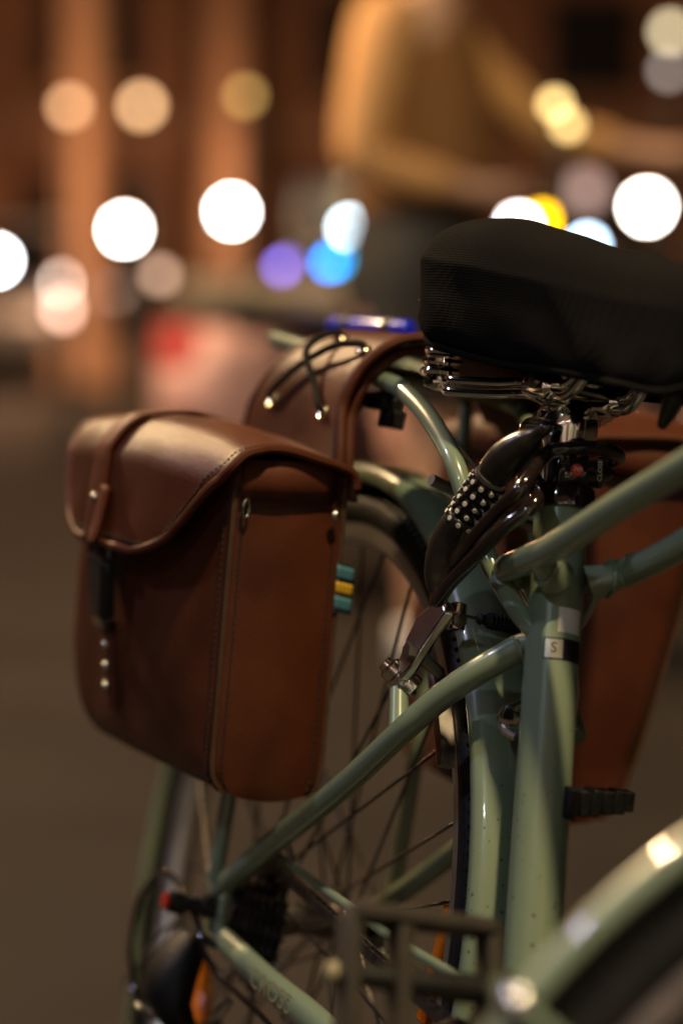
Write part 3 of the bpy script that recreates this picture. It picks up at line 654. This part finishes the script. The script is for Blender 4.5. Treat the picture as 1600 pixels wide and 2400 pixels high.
for pts in ([e1 - nd * .006, e1 + V((.003, -.004, .004)), e1 * .5 + m1 * .5 + V((0, -.005, .004)), m1 + V((0, -.003, .002)), m1 * .4 + e4 * .6 + V((0, -.006, .006)), e4 + nu * .004, e4 - nu * .006],
            [e2 - nd * .006, e2 + V((0, -.004, .004)), e2 * .5 + m1 * .5 + V((0, -.004, .002)), m1 + V((0, -.008, .005)), m1 * .45 + e3 * .55 + V((0, -.007, .008)), e3 + nu * .004, e3 - nu * .006]):
    PB(MB().tube(spline(pts, 7), .0027, 8), 'lace', 'cord')

# ------------------------------------------------------------------ blue pump on the rack
pump = empty('hand_pump', (0, 0, 0), (-LEAN, 0, HEAD))
tag(pump, 'slim blue tube strapped on top of the rear rack behind the leather yoke', 'pump')
a, b = V((-.192, .002, .4645)), V((-.030, .004, .4635)); dd = (b - a).normalized()
PB(MB().lathe([(-.006, .003), (-.004, .0068), (.0, .0075), ((b - a).length, .0075), ((b - a).length + .004, .005)], a, dd, 16), 'barrel', 'blue', pump)
for f in (.22, .80):
    c = a.lerp(b, f); PB(MB().lathe([(-.007, .0080), (-.006, .0092), (.006, .0092), (.007, .0080)], c, dd, 16), 'band', 'rubber', pump)

# ------------------------------------------------------------------ combination cable lock
lock = empty('cable_lock', (0, 0, 0), (-LEAN, 0, HEAD))
tag(lock, 'black combination cable lock with studded dials looped round the seat tube', 'lock')
def LB(mb, name, m, parent=None, **k): return mb.build(name, m, parent or lock, off=UP, **k)
l0, l1 = V((.2728, -.0525, .3284)), V((.2926, -.0470, .3607)); ld = (l1 - l0).normalized(); LL = (l1 - l0).length
lc = spline([(.2780, -.0523, .3340), (.2757, -.0525, .3310), (.2667, -.0535, .3199), (.2614, -.0545, .3069), (.2604, -.0555, .2938), (.2630, -.0560, .2840), (.2661, -.0560, .2795)], 5)
LB(MB().tube(lc, [lin(i / (len(lc) - 1), [(0, .0104), (.10, .0114), (.25, .0124), (.42, .0126), (.58, .0113), (.75, .0086), (.9, .0058), (1, .0040)]) for i in range(len(lc))], 26), 'lower_cap', 'lockcap', angle=50)
LB(MB().tube([l0 - ld * .004, l1 + ld * .006], .0092, 20), 'dial_core', 'lockdial')
LB(MB().lathe([(-.0030, .0098), (-.0025, .0116), (.0005, .0116), (.001, .0098)], l1 + ld * .001, ld, 24), 'collar_ring', 'steel')
lu = spline([(.2935, -.0470, .3618), (.2985, -.0450, .3699), (.3062, -.0420, .3789), (.3146, -.0390, .3861), (.3230, -.0370, .3920), (.3303, -.0350, .3972)], 5)
LB(MB().tube(lu, [lin(i / (len(lu) - 1), [(0, .0104), (.10, .0114), (.32, .0121), (.5, .0108), (.68, .0086), (.8, .0058), (.88, .0046), (1, .0042)]) for i in range(len(lu))], 26), 'upper_cap', 'lockcap', angle=50)
u_ = ld.orthogonal().normalized(); w_ = ld.cross(u_)
for k in range(5):
    c = l0 + ld * (.0030 + .0075 * k)
    d_ = LB(MB().lathe([(-.0034, .0098), (-.003, .0106), (.003, .0106), (.0034, .0098)], c, ld, 24), 'dial', 'lockdial')
    sb = MB(); mk = MB()
    for i in range(10):
        a_ = 2 * pi * (i + .23 * k) / 10; n_ = u_ * cos(a_) + w_ * sin(a_); p = c + n_ * .0104
        sb.lathe([(-.001, .0029), (.0012, .0027), (.0024, .0021)], p, n_, 10)
        mk.lathe([(.0021, .0019), (.0028, .0016)], p, n_, 8)
    LB(sb, 'stud', 'lockdial', d_); LB(mk, 'number_mark', 'white', d_)
zz = lambda z, ang, r: stw(z, R(ang), r)
c1 = [lc[-1] + V((-.001, 0, .003)), lc[-1] + V((.003, -.0005, -.004)), V((.2755, -.0570, .2790)), V((.2870, -.0575, .2890)), V((.310, -.0560, .307)), V((.329, -.049, .330)), V((.337, -.033, .352)), zz(.362, -95, .0270), zz(.368, -125, .0262), zz(.374, -160, .026), zz(.382, 160, .026), zz(.386, 110, .029), zz(.3855, 72, .034), zz(.3845, 40, .0345),
      zz(.3835, 10, .031), zz(.3800, -25, .031), zz(.3755, -48, .034), V((.337, -.045, .3585)), V((.322, -.051, .341)), V((.309, -.056, .324)), V((.296, -.0560, .3120)), V((.281, -.0545, .303))]
LB(MB().tube(spline(c1, 7), .0047, 12), 'cable', 'gloss')
c2 = [lu[-2], lu[-1] + V((-.003, .003, .003)), zz(.401, -95, .026), zz(.396, -120, .0265), zz(.386, -170, .026), zz(.378, 140, .0275), zz(.374, 100, .031), zz(.3755, 130, .028)]
LB(MB().tube(spline(c2, 6), .0040, 12), 'cable', 'gloss')

# ------------------------------------------------------------------ saddle cover
cov = MB(); rings = []
SC_ = .845
stn = [(.166, .045, .520, .490, .474), (.170, .075, .530, .494, .460), (.180, .097, .540, .4985, .448), (.200, .1055, .545, .4995, .441), (.228, .1035, .5455, .4985, .438), (.255, .095, .546, .498, .435), (.285, .079, .5425, .4965, .4335), (.315, .063, .538, .4945, .4325),
       (.345, .0515, .5335, .4925, .432), (.375, .0435, .530, .491, .431), (.405, .0385, .5275, .490, .4295), (.435, .035, .5255, .489, .428), (.462, .0305, .523, .487, .430), (.478, .022, .517, .483, .438), (.485, .010, .507, .480, .450)]
for x, hw, zt, ze, zb in stn:
    k_ = max(0, min(1, (x - .2) / .2)); hw *= SC_ + .05 * k_; zt -= .0125 + .006 * k_; ze -= .003 + .008 * k_; x += .006
    dip = .016 * max(0, min(1, (.36 - x) / .08)) + .001
    half = [(0, zt - dip), (.28, zt - dip * .45), (.52, zt), (.74, zt - (zt - ze) * .16), (.90, zt - (zt - ze) * .46), (.982, ze + .0045), (1.0, ze), (.990, ze - .0045), (.955, ze - .018), (.945, ze - (ze - zb) * .50), (.90, zb + (ze - zb) * .20), (.78, zb + .002), (.62, zb - .001), (.3, zb + .002), (0, zb + .003)]
    full = [(a * hw, z) for a, z in half] + [(-a * hw, z) for a, z in half[-2:0:-1]]
    ring = []
    for p in spline([(x, -y_, z_) for y_, z_ in full], 3, closed=True):
        f = max(0, min(1, (ze - p.z) / .05))
        k = .0042 * f * (noise.noise(V((x * 17 + p.z * 24, p.y * 6 + 4, p.z * 10))) + .6 * sin((x * 1.0 + p.z * 1.35) * 95 + 1.2) * f)
        p = p + V((0, (-1 if p.y < 0 else 1) * k, .0015 * noise.noise(V((x * 30, p.y * 20, 2)))))
        ring.append(p)
    rings.append(ring)
R2 = []
nr = len(rings[0])
cols = [spline([r_[k] for r_ in rings], 4) for k in range(nr)]
for i in range(len(cols[0])): R2.append([c[i] for c in cols])
cov.loft(R2)
cover = empty('saddle_cover', (0, 0, 0), (-LEAN, 0, HEAD))
tag(cover, 'black mesh fabric cover pulled over the bicycle saddle', 'saddle cover')
cov.build('cover_fabric', 'fabric', cover, off=UP, angle=70)
nr_ = len(R2); hem = [R2[i][int(nr * .40)] + V((0, 0, -.0012)) for i in range(6, nr_ - 2)]
MB().tube(hem, .0026, 8).build('hem', 'fabric', cover, off=UP)
hem = [R2[i][int(nr * .60)] + V((0, 0, -.0012)) for i in range(6, nr_ - 2)]
MB().tube(hem, .0026, 8).build('hem', 'fabric', cover, off=UP)

# ------------------------------------------------------------------ street: lamps
def point(name, loc, power, col, r=.1, parent=None):
    l = bpy.data.lights.new(name, 'POINT'); l.energy = power; l.color = col; l.shadow_soft_size = r
    o = bpy.data.objects.new(name, l); COL.objects.link(o); o.location = loc; o.parent = parent; return o
def post_lamp(x, y, z, r, col, s, label, group=None, power=0, name='post_lamp'):
    e = empty(name, (x, y, 0)); tag(e, label, 'street lamp', group)
    r *= 1.25; s /= 1.45; q = min(1, r / .05)
    MB().lathe([(0, .09 * q), (.04, .09 * q), (.06, .05 * q), (.12, .035 * q)], (0, 0, 0), (0, 0, 1), 14).build('base', 'post', e)
    MB().lathe([(.12, .028 * q), (z - r * 1.5, .020 * q), (z - r * 1.35, .04 * q), (z - r * 1.0, .045 * q)], (0, 0, 0), (0, 0, 1), 12).build('post', 'post', e)
    MB().ball((0, 0, z), r, 18, 12).build('globe', emis('lamp_glow', col, s), e)
    MB().lathe([(z + r * .93, r * .5), (z + r * 1.05, r * .4), (z + r * 1.2, .01)], (0, 0, 0), (0, 0, 1), 12).build('cap', 'post', e)
    if power: point('lamp_light', (0, -.0, z + r * 1.9 + .15), power * 1.7, (1, .48, .22), .12, e)
    return e
WH, WM, YL = (1, .96, .88), (1, .62, .33), (1, .68, .26)
post_lamp(-2.566, 16.2, 1.045, .045, (.92, .97, 1), 95, 'white post lamp at the far left edge of the street', power=120)
post_lamp(-3.298, 22.421, 1.108, .055, (.8, .75, .72), 12, 'dim pale post lamp just right of the leftmost white lamp')
post_lamp(-3.097, 32.525, 1.713, .085, WH, 105, 'bright white post lamp, lower of the two left of the blue lights', power=220)
post_lamp(-1.707, 36.582, 2.113, .095, WH, 105, 'bright white post lamp, higher of the two left of the blue lights', power=260)
post_lamp(4.603, 32.557, 2.045, .105, (1, .93, .80), 100, 'big white post lamp above the right end of the saddle', power=220)
post_lamp(-1.196, 9.417, 1.688, .028, (1, .54, .26), 8.5, 'peach lantern at upper left, left one of the pair', power=5)
post_lamp(-1.455, 16.503, 2.251, .046, (1, .58, .28), 12, 'peach lantern at upper left, right one of the pair', power=14)
post_lamp(-.274, 7.396, 1.570, .022, (1, .60, .17), 4.2, 'dim amber lantern right of the peach pair')
post_lamp(.152, 12.382, 1.195, .024, (.72, .9, 1), 60, 'white lamp directly above the blue scooter lights')
post_lamp(.527, 2.939, 1.183, .0135, (1, .68, .24), 8, 'yellow lantern above the saddle, taller of the close pair')
post_lamp(.556, 2.97, 1.145, .0135, (1, .68, .24), 7, 'yellow lantern above the saddle, shorter of the close pair')
post_lamp(1.385, 7.42, 1.819, .025, (1, .82, .50), 7, 'pale lantern in the top right corner', power=4)
post_lamp(1.235, 6.392, 1.574, .018, (1, .85, .75), 3.2, 'faint pinkish lantern under the pale corner lantern')
post_lamp(-.449, 5.319, .860, .019, (1, .62, .42), 4.5, 'low dim brownish lamp below the lower white post lamp')
# ------------------------------------------------------------------ vehicles in the background
def blob(rings, n=18):
    m_ = MB(); out = []
    for x, hw, z0, z1 in rings:
        out.append([V((x, hw * (abs(cos(t)) ** .55) * (1 if cos(t) > 0 else -1), (z0 + z1) / 2 + (z1 - z0) / 2 * (abs(sin(t)) ** .55) * (1 if sin(t) > 0 else -1))) for t in [2 * pi * k / n for k in range(n)]])
    return m_.loft(out)
def car(loc, rz, paint, label, lamps=(), scale=1, van=False, name='car'):
    e = empty(name, loc, (0, 0, rz)); tag(e, label, 'van' if van else 'car')
    if van:
        body = [(-2.3, .8, .35, 1.9), (-2.25, .92, .25, 2.05), (0, .95, .25, 2.1), (1.2, .93, .25, 2.0), (1.7, .9, .25, 1.45), (2.2, .86, .28, 1.25), (2.32, .75, .38, 1.1)]
    else:
        body = [(-2.15, .70, .45, .85), (-2.05, .82, .28, .93), (-1.2, .88, .22, .95), (1.0, .88, .22, .93), (1.75, .84, .24, .88), (2.08, .76, .30, .80), (2.16, .62, .40, .70)]
    blob(body).build('body', paint, e, angle=60)
    if not van:
        blob([(-1.55, .62, .88, .97), (-1.0, .70, .88, 1.38), (-.1, .70, .88, 1.45), (.45, .68, .88, 1.38), (1.15, .62, .88, .98)]).build('cabin', 'glass', e, angle=60)
        blob([(-1.0, .60, 1.36, 1.43), (-.1, .62, 1.38, 1.475), (.4, .58, 1.36, 1.42)]).build('roof', paint, e, angle=60)
    else:
        MB().box((1.47, 0, 1.66), (.04, 1.5, .5), Matrix.Rotation(R(-40), 3, 'Y')).build('windscreen', 'glass', e)
    for x in (-1.35, 1.35):
        for y in (-.80, .80):
            wh = MB().lathe([(-.09, .22), (-.10, .31), (.10, .31), (.09, .22)], (x, y, .31), (0, 1, 0), 20).build('wheel', 'rubber', e)
            MB().lathe([(-.105, .19), (.105, .19)], (x, y, .31), (0, 1, 0), 16).build('rim', 'alloy', wh)
    for (x, y, z, r_, col, s, nm) in lamps:
        MB().ball((x, y, z), r_, 14, 8).build(nm, emis('vehicle_lamp', col, s), e)
    return e
HLc = (1, .76, .62)
car((-2.95, 20.5, 0), R(-90), 'grey', 'dark grey car with glowing peach headlight at the left edge', [(2.12, .66, .874, .060, HLc, 22, 'headlight'), (2.12, -.66, .874, .060, HLc, 22, 'headlight')])
post_lamp(-1.343, 10.328, .717, .030, (1, .60, .45), 14, 'low peach lamp under the car headlight at left')
post_lamp(.798, 6.342, 1.051, .022, (1, .50, .0), 26, 'orange lamp just above the saddle top')
post_lamp(1.024, 10.369, 1.148, .030, (1, .93, .9), 60, 'white lamp just left of the orange one behind the saddle')
post_lamp(1.166, 8.347, 1.009, .022, (.55, .78, 1), 45, 'bluish white lamp right of the orange one behind the saddle')
post_lamp(1.22, 8.9, 1.27, .05, (1, .62, .52), 1.6, 'soft pink lamp above the saddle, left of the big white one')
pln = empty('planter', (-.14, 9.5, 0)); tag(pln, 'long low beige planter box beyond the scooter', 'planter')
MB().box((0, 0, .40), (1.0, .5, .80)).build('trough', 'beige', pln, bevel=.02)
MB().box((0, 0, .835), (1.08, .58, .07)).build('rim', 'beige', pln, bevel=.01)
# scooter
scn = empty('scooter', (.0, 4.62, 0), (0, 0, R(60))); tag(scn, 'pale pink scooter with red tail light and blue dash lamps behind the pannier', 'scooter')
blob([(-.62, .05, .52, .62), (-.55, .13, .42, .72), (-.25, .17, .32, .74), (.1, .17, .28, .66), (.22, .14, .26, .42)]).build('body', 'pink', scn, angle=70)
blob([(-.50, .10, .70, .76), (-.35, .15, .70, .79), (.05, .14, .66, .77), (.15, .08, .66, .72)]).build('seat', 'seatv', scn, angle=70)
MB().box((.36, 0, .30), (.36, .26, .06)).build('footboard', 'seatv', scn, bevel=.02)
blob([(.50, .16, .28, .50), (.56, .19, .30, .80), (.62, .14, .40, .84), (.66, .06, .5, .82)]).build('leg_shield', 'pink', scn, angle=70)
for x in (-.48, .82):
    wh = MB().lathe([(-.05, .12), (-.06, .21), (-.03, .235), (.03, .235), (.06, .21), (.05, .12)], (x, 0, .235), (0, 1, 0), 24).build('wheel', 'rubber', scn)
    MB().lathe([(-.052, .12), (.052, .12)], (x, 0, .235), (0, 1, 0), 18).build('rim', 'alloy', wh)
MB().tube([(.82, .0, .235), (.72, 0, .5), (.60, 0, .92)], .028, 12).build('fork', 'steel', scn)
blob([(.70, .05, .42, .47), (.80, .07, .44, .50), (.98, .05, .38, .46)]).build('front_fender', 'pink', scn, angle=70)
MB().tube(spline([(.46, -.30, .93), (.55, -.16, .95), (.60, 0, .93), (.55, .16, .95), (.46, .30, .93)], 5), .014, 10).build('handlebar', 'steel', scn)
MB().box((-.60, .02, .68), (.06, .10, .10)).build('tail_light', emis('tail_glow', (1, .02, .01), .55), scn, bevel=.015)
blob([(-.60, .02, .30, .40), (-.56, .10, .25, .45), (-.30, .12, .22, .42)]).build('rear_skirt', 'pink', scn, angle=70)
mi = scn.matrix_basis if False else Matrix.Translation((.0, 4.62, 0)) @ Matrix.Rotation(R(60), 4, 'Z'); mi = mi.inverted()
for p, r_, col, s, nm in (((-.062, 4.617, .878), .016, (.30, .20, 1), 7.5, 'dash_lamp'), ((-.050, 4.75, .893), .013, (.34, .25, .9), 4, 'dash_lamp'), ((.069, 4.618, .890), .017, (.0, .24, 1), 20, 'dash_lamp'), ((.098, 4.66, .893), .013, (.0, .55, 1), 7, 'dash_lamp')):
    MB().ball(mi @ V(p), r_, 12, 8).build(nm, emis('scooter_lamp', col, s), scn)
    q_ = mi @ V(p); MB().tube([q_ + V((0, 0, -r_)), V((q_.x * .6 + .2, q_.y * .6, .93))], .006, 6).build('lamp_stalk', 'seatv', scn)
sc2 = empty('scooter', (1.62, 6.6, 0), (0, 0, R(150))); tag(sc2, 'second pink scooter parked at right, below the saddle nose', 'scooter')
blob([(-.62, .05, .52, .62), (-.55, .13, .42, .72), (-.25, .17, .32, .74), (.1, .17, .28, .66), (.22, .14, .26, .42)]).build('body', 'pink', sc2, angle=70)
blob([(-.50, .10, .70, .76), (-.35, .15, .70, .79), (.05, .14, .66, .77), (.15, .08, .66, .72)]).build('seat', 'seatv', sc2, angle=70)
MB().box((.36, 0, .30), (.36, .26, .06)).build('footboard', 'seatv', sc2, bevel=.02)
blob([(.50, .16, .28, .50), (.56, .19, .30, .80), (.62, .14, .40, .84), (.66, .06, .5, .82)]).build('leg_shield', 'pink', sc2, angle=70)
for x in (-.48, .82):
    MB().lathe([(-.05, .12), (-.06, .21), (-.03, .235), (.03, .235), (.06, .21), (.05, .12)], (x, 0, .235), (0, 1, 0), 24).build('wheel', 'rubber', sc2)
MB().tube([(.82, .0, .235), (.72, 0, .5), (.60, 0, .92)], .028, 12).build('fork', 'steel', sc2)
MB().tube(spline([(.46, -.30, .93), (.55, -.16, .95), (.60, 0, .93), (.55, .16, .95), (.46, .30, .93)], 5), .014, 10).build('handlebar', 'steel', sc2)

# ------------------------------------------------------------------ person standing on the street
per = empty('person', (.276, 3.32, 0)); tag(per, 'person in black shorts and a shirt coloured as lit on sleeves, shaded on torso, standing sideways behind the saddle', 'person')
def skin_mesh(name, chains, m, sub=2):
    vs = []; es = []; rad = []; idx = {}
    def vid(p, r_):
        k = tuple(round(c, 4) for c in p)
        if k not in idx: idx[k] = len(vs); vs.append(p); rad.append(r_)
        return idx[k]
    for ch in chains:
        for (p, r_), (q, s_) in zip(ch, ch[1:]): es.append((vid(p, r_), vid(q, s_)))
    me = bpy.data.meshes.new(name); me.from_pydata(vs, es, []); ob = bpy.data.objects.new(name, me); COL.objects.link(ob)
    md = ob.modifiers.new('skin', 'SKIN'); md.use_smooth_shade = True
    for i, sv in enumerate(me.skin_vertices[0].data): sv.radius = rad[i] if isinstance(rad[i], tuple) else (rad[i], rad[i]); sv.use_root = (i == 0)
    s_ = ob.modifiers.new('sub', 'SUBSURF'); s_.levels = sub; s_.render_levels = sub
    dg = bpy.context.evaluated_depsgraph_get(); dg.update()
    nm = bpy.data.meshes.new_from_object(ob.evaluated_get(dg)); bpy.data.objects.remove(ob)
    nm.name = name; nm.materials.clear(); nm.materials.append(M[m]); nm.polygons.foreach_set('use_smooth', [True] * len(nm.polygons))
    o = bpy.data.objects.new(name, nm); COL.objects.link(o); o.parent = per; return o
pel = (.0, 0, .90)
rs, re, rh = (-.085, -.17, 1.375), (-.140, -.23, 1.075), (.115, -.20, 1.02)
ls, le, lh = (.06, .17, 1.36), (.30, .20, 1.155), (.54, .16, 1.115)
neck = [((.03, 0, 1.47), .055), ((.055, 0, 1.53), .055), ((.075, 0, 1.60), .088), ((.08, 0, 1.68), .085), ((.075, 0, 1.73), .05)]
body = [[(pel, .13), ((.0, 0, 1.05), .12), ((.0, 0, 1.22), .110), ((.01, 0, 1.36), .085)] + neck,
        [((.01, 0, 1.36), .085), (rs, .055), ((-.115, -.20, 1.22), .045), (re, .040), ((-.02, -.215, 1.045), .036), (rh, .027), ((.165, -.195, 1.015), .030)],
        [((.01, 0, 1.36), .085), (ls, .055), ((.17, .185, 1.255), .045), (le, .038), ((.42, .18, 1.135), .032), (lh, .026), ((.59, .155, 1.105), .028)],
        [(pel, .13), ((.0, -.09, .84), .10), ((.01, -.10, .66), .075), ((.015, -.10, .48), .055), ((.0, -.10, .30), .055), ((-.01, -.10, .09), .034), ((.06, -.10, .04), .03), ((.15, -.10, .03), .025)],
        [(pel, .13), ((.0, .09, .84), .10), ((.03, .11, .66), .075), ((.05, .11, .48), .055), ((.04, .11, .30), .055), ((.03, .11, .09), .034), ((.10, .11, .04), .03), ((.19, .11, .03), .025)]]
for h, sgn in (((.165, -.195, 1.015), 1), ((.59, .155, 1.105), 1)):
    for k in range(4):
        y = -.024 + .016 * k; L_ = (.05, .058, .055, .042)[k]
        body.append([(h, .030 if h[0] < .3 else .028), ((h[0] + .032, h[1] + y, h[2] + .004), .010), ((h[0] + .032 + L_ * .6, h[1] + y * 1.1, h[2] - .008), .009), ((h[0] + .030 + L_, h[1] + y * 1.1, h[2] - .030), .007)])
    body.append([(h, .030 if h[0] < .3 else .028), ((h[0] + .01, h[1] - .03, h[2] + .018), .011), ((h[0] + .04, h[1] - .042, h[2] + .022), .009)])
skin_mesh('body', body, 'skin')
skin_mesh('shirt', [[((.0, 0, .92), .172), ((.0, 0, 1.02), .168), ((.0, 0, 1.22), .166), ((.01, 0, 1.36), .128), ((.028, 0, 1.45), .070)]], 'shirt_shade')
skin_mesh('sleeve', [[((-.05, -.12, 1.385), .082), (rs, .080), ((-.115, -.20, 1.22), .068), ((-.135, -.222, 1.12), .062), (re, .056), ((-.07, -.222, 1.058), .052), ((.06, -.208, 1.03), .044)]], 'shirt')
skin_mesh('sleeve', [[((.03, .12, 1.375), .082), (ls, .078), ((.17, .185, 1.255), .066), (le, .054), ((.46, .175, 1.128), .044)]], 'shirt')
def oval(cx, cy, z, a, b): return [V((cx + a * cos(2 * pi * k / 20), cy + b * sin(2 * pi * k / 20), z)) for k in range(20)]
sh_ = MB().loft([oval(0, 0, .97, .150, .165), oval(0, 0, .90, .165, .185), oval(-.01, 0, .82, .172, .195), oval(0, 0, .76, .160, .190)])
for y, x in ((-.098, 0), (.102, .02)): sh_.loft([oval(x * .5, y, .80, .130, .098), oval(x * .7, y, .70, .122, .098), oval(x, y * 1.02, .58, .115, .095)])
sh_.build('shorts', 'shorts', per)
MB().ball((.055, 0, 1.70), .108, 18, 12, (1.0, .86, 1.0)).build('hair', 'hair', per)
MB().ball((.150, 0, 1.645), .018, 10, 8).build('nose', 'skin', per)
for y in (-.10, .11):
    blob([(-.06, .035, .0, .09), (.0, .045, .0, .11), (.12, .048, .0, .075), (.20, .03, .0, .05)]).build('shoe', 'shoe', per, off=(0 if y < 0 else .035, y, 0))

# ------------------------------------------------------------------ buildings
def building(x0, x1, y, h, m, label, cols, name='building'):
    e = empty(name, ((x0 + x1) / 2, y, 0)); tag(e, label, 'building'); W2 = (x1 - x0) / 2
    MB().box((0, 4, h / 2), (W2 * 2, 8, h)).build('wall', m, e)
    MB().box((0, -.12, 3.9), (W2 * 2 + .3, .3, .35)).build('cornice', 'stone', e, bevel=.03)
    n_ = cols; st_ = W2 * 2 / n_
    for i in range(n_):
        cx = -W2 + st_ * (i + .5)
        MB().box((cx - st_ / 2 + .25, -.14, 1.86), (.5, .26, 3.7)).build('pilaster', 'stone', e, bevel=.03)
        d = MB().box((cx + .25, -.03, 1.45), (st_ * .55, .1, 2.9)).build('shop_door' if i % 2 else 'shop_window', 'darkwood' if i % 2 else 'glass', e)
        for fl in range(2):
            wz = 5.6 + fl * 3.2
            wd = MB().box((cx + .25, -.03, wz), (st_ * .4, .1, 1.9)).build('window', 'glass', e)
            MB().box((cx + .25, -.09, wz - 1.05), (st_ * .5, .22, .12)).build('sill', 'stone', wd, bevel=.01)
    return e
building(-34, -2.5, 41.5, 14, 'brick', 'long brown building behind the lamps on the left', 7)
building(-2.0, 34, 44, 15, 'brick', 'tall brown building behind the person on the right', 8)
def pillar(x, y, r_, h, label):
    e = empty('pillar', (x, y, 0)); tag(e, label, 'pillar')
    MB().box((0, 0, .2), (r_ * 2.8, r_ * 2.8, .4)).build('plinth', 'stone', e, bevel=.03)
    MB().lathe([(.4, r_ * 1.15), (.5, r_), (h - .3, r_ * .9), (h - .2, r_ * 1.2)], (0, 0, 0), (0, 0, 1), 24).build('shaft', 'stone', e)
    MB().box((0, 0, h), (r_ * 2.8, r_ * 2.8, .4)).build('capital', 'stone', e, bevel=.03)
pillar(-2.02, 17.6, .20, 5.2, 'slim warm-lit stone pillar below the two peach lanterns')
pillar(-1.93, 39.2, .42, 6.5, 'slim olive stone pillar above the higher white lamp')
# ------------------------------------------------------------------ street lamps out of view, plus a shop front and bulbs added for reflections
def tall_lamp(x, y, hx, hy, h, power, col, label, r=.11, estr=30):
    e = empty('street_lamp', (x, y, 0)); tag(e, label, 'street lamp', 'tall street lamps beside the camera')
    MB().lathe([(0, .13), (.25, .12), (.3, .07), (h, .05)], (0, 0, 0), (0, 0, 1), 14).build('post', 'post', e)
    MB().tube(spline([(0, 0, h - .05), (hx * .3, hy * .3, h + .25), (hx * .8, hy * .8, h + .32), (hx, hy, h + .28)], 5), .035, 10).build('arm', 'post', e)
    MB().lathe([(0, .05), (.02, .17), (.07, .15), (.12, .05)], (hx, hy, h + .20), (0, 0, 1), 18).build('hood', 'post', e)
    MB().ball((hx, hy, h + .16), .10, 16, 10, (1, 1, .6)).build('bulb', emis('bulb_glow', col, estr), e)
    point('lamp_light', (hx, hy, h + .02), power, col, r, e)
tall_lamp(3.4, -1.6, -2.4, -.3, 4.7, 850, (1, .76, .42), 'tall warm street lamp standing right of the camera')
tall_lamp(-3.6, .6, .8, -.2, 3.4, 120, (.74, .72, 1), 'unseen tall cool lamp added left of the bicycle to tint the bag violet')  # added out of view for the violet light on the near bag
tall_lamp(-3.2, 3.1, 1.0, .2, 3.6, 1000, (1, .66, .34), 'tall amber street lamp left of the person')
tall_lamp(-3.0, -4.4, .9, .4, 4.2, 85, (.80, .95, 1), 'tall cool street lamp standing left behind the camera')
shop = empty('added_shop_front', (0, -8.5, 0)); tag(shop, 'unseen shop front added behind the camera, glowing windows for reflections and fill', 'building')  # unseen, added so chrome and paint have something bright to reflect
MB().box((0, -2, 3), (16, 4, 6)).build('wall', 'brick', shop)
for i in range(4):
    cx = -5.4 + 3.6 * i
    MB().box((cx, .05, 1.5), (2.2, .12, 2.0)).build('fill_window', emis('fill_glow', (1, .84, .66), .3), shop)  # glowing panes added as soft fill and reflections
    MB().box((cx, .10, 2.62), (2.5, .24, .2)).build('lintel', 'stone', shop, bevel=.02)
    MB().box((cx, .10, .42), (2.5, .24, .14)).build('sill', 'stone', shop, bevel=.02)
MB().box((0, .6, 3.3), (14, 1.2, .08), Matrix.Rotation(R(8), 3, 'X')).build('awning', 'darkwood', shop)
for i in range(16):
    MB().ball((-6 + .8 * i, 1.18, 3.05), .045, 10, 8).build('glint_bulb', emis('bulb_glow', (1, .86, .80), 60), shop)  # unseen bulbs added for small highlights on the paint

fest = empty('added_festoon', (1.5, -3.9, 0)); tag(fest, 'unseen string of small bulbs on two poles, added for dotted highlights on the tubes', 'string lights')  # unseen receding bulbs added to put a dotted glint on the seat tube
for x, y in ((0, 0), (2.4, -6.4)): MB().lathe([(0, .05), (3.3, .035)], (x, y, 0), (0, 0, 1), 10).build('pole', 'post', fest)
MB().tube([(2.4 * t, -6.4 * t, 3.25 - .5 * sin(pi * t)) for t in [i / 20 for i in range(21)]], .006, 6).build('wire', 'black', fest)
for i in range(18):
    t = (i + .5) / 18; MB().ball((2.4 * t, -6.4 * t, 3.19 - .5 * sin(pi * t)), .024, 10, 8).build('bulb', emis('bulb_glow', (1, .88, .86), 120), fest)
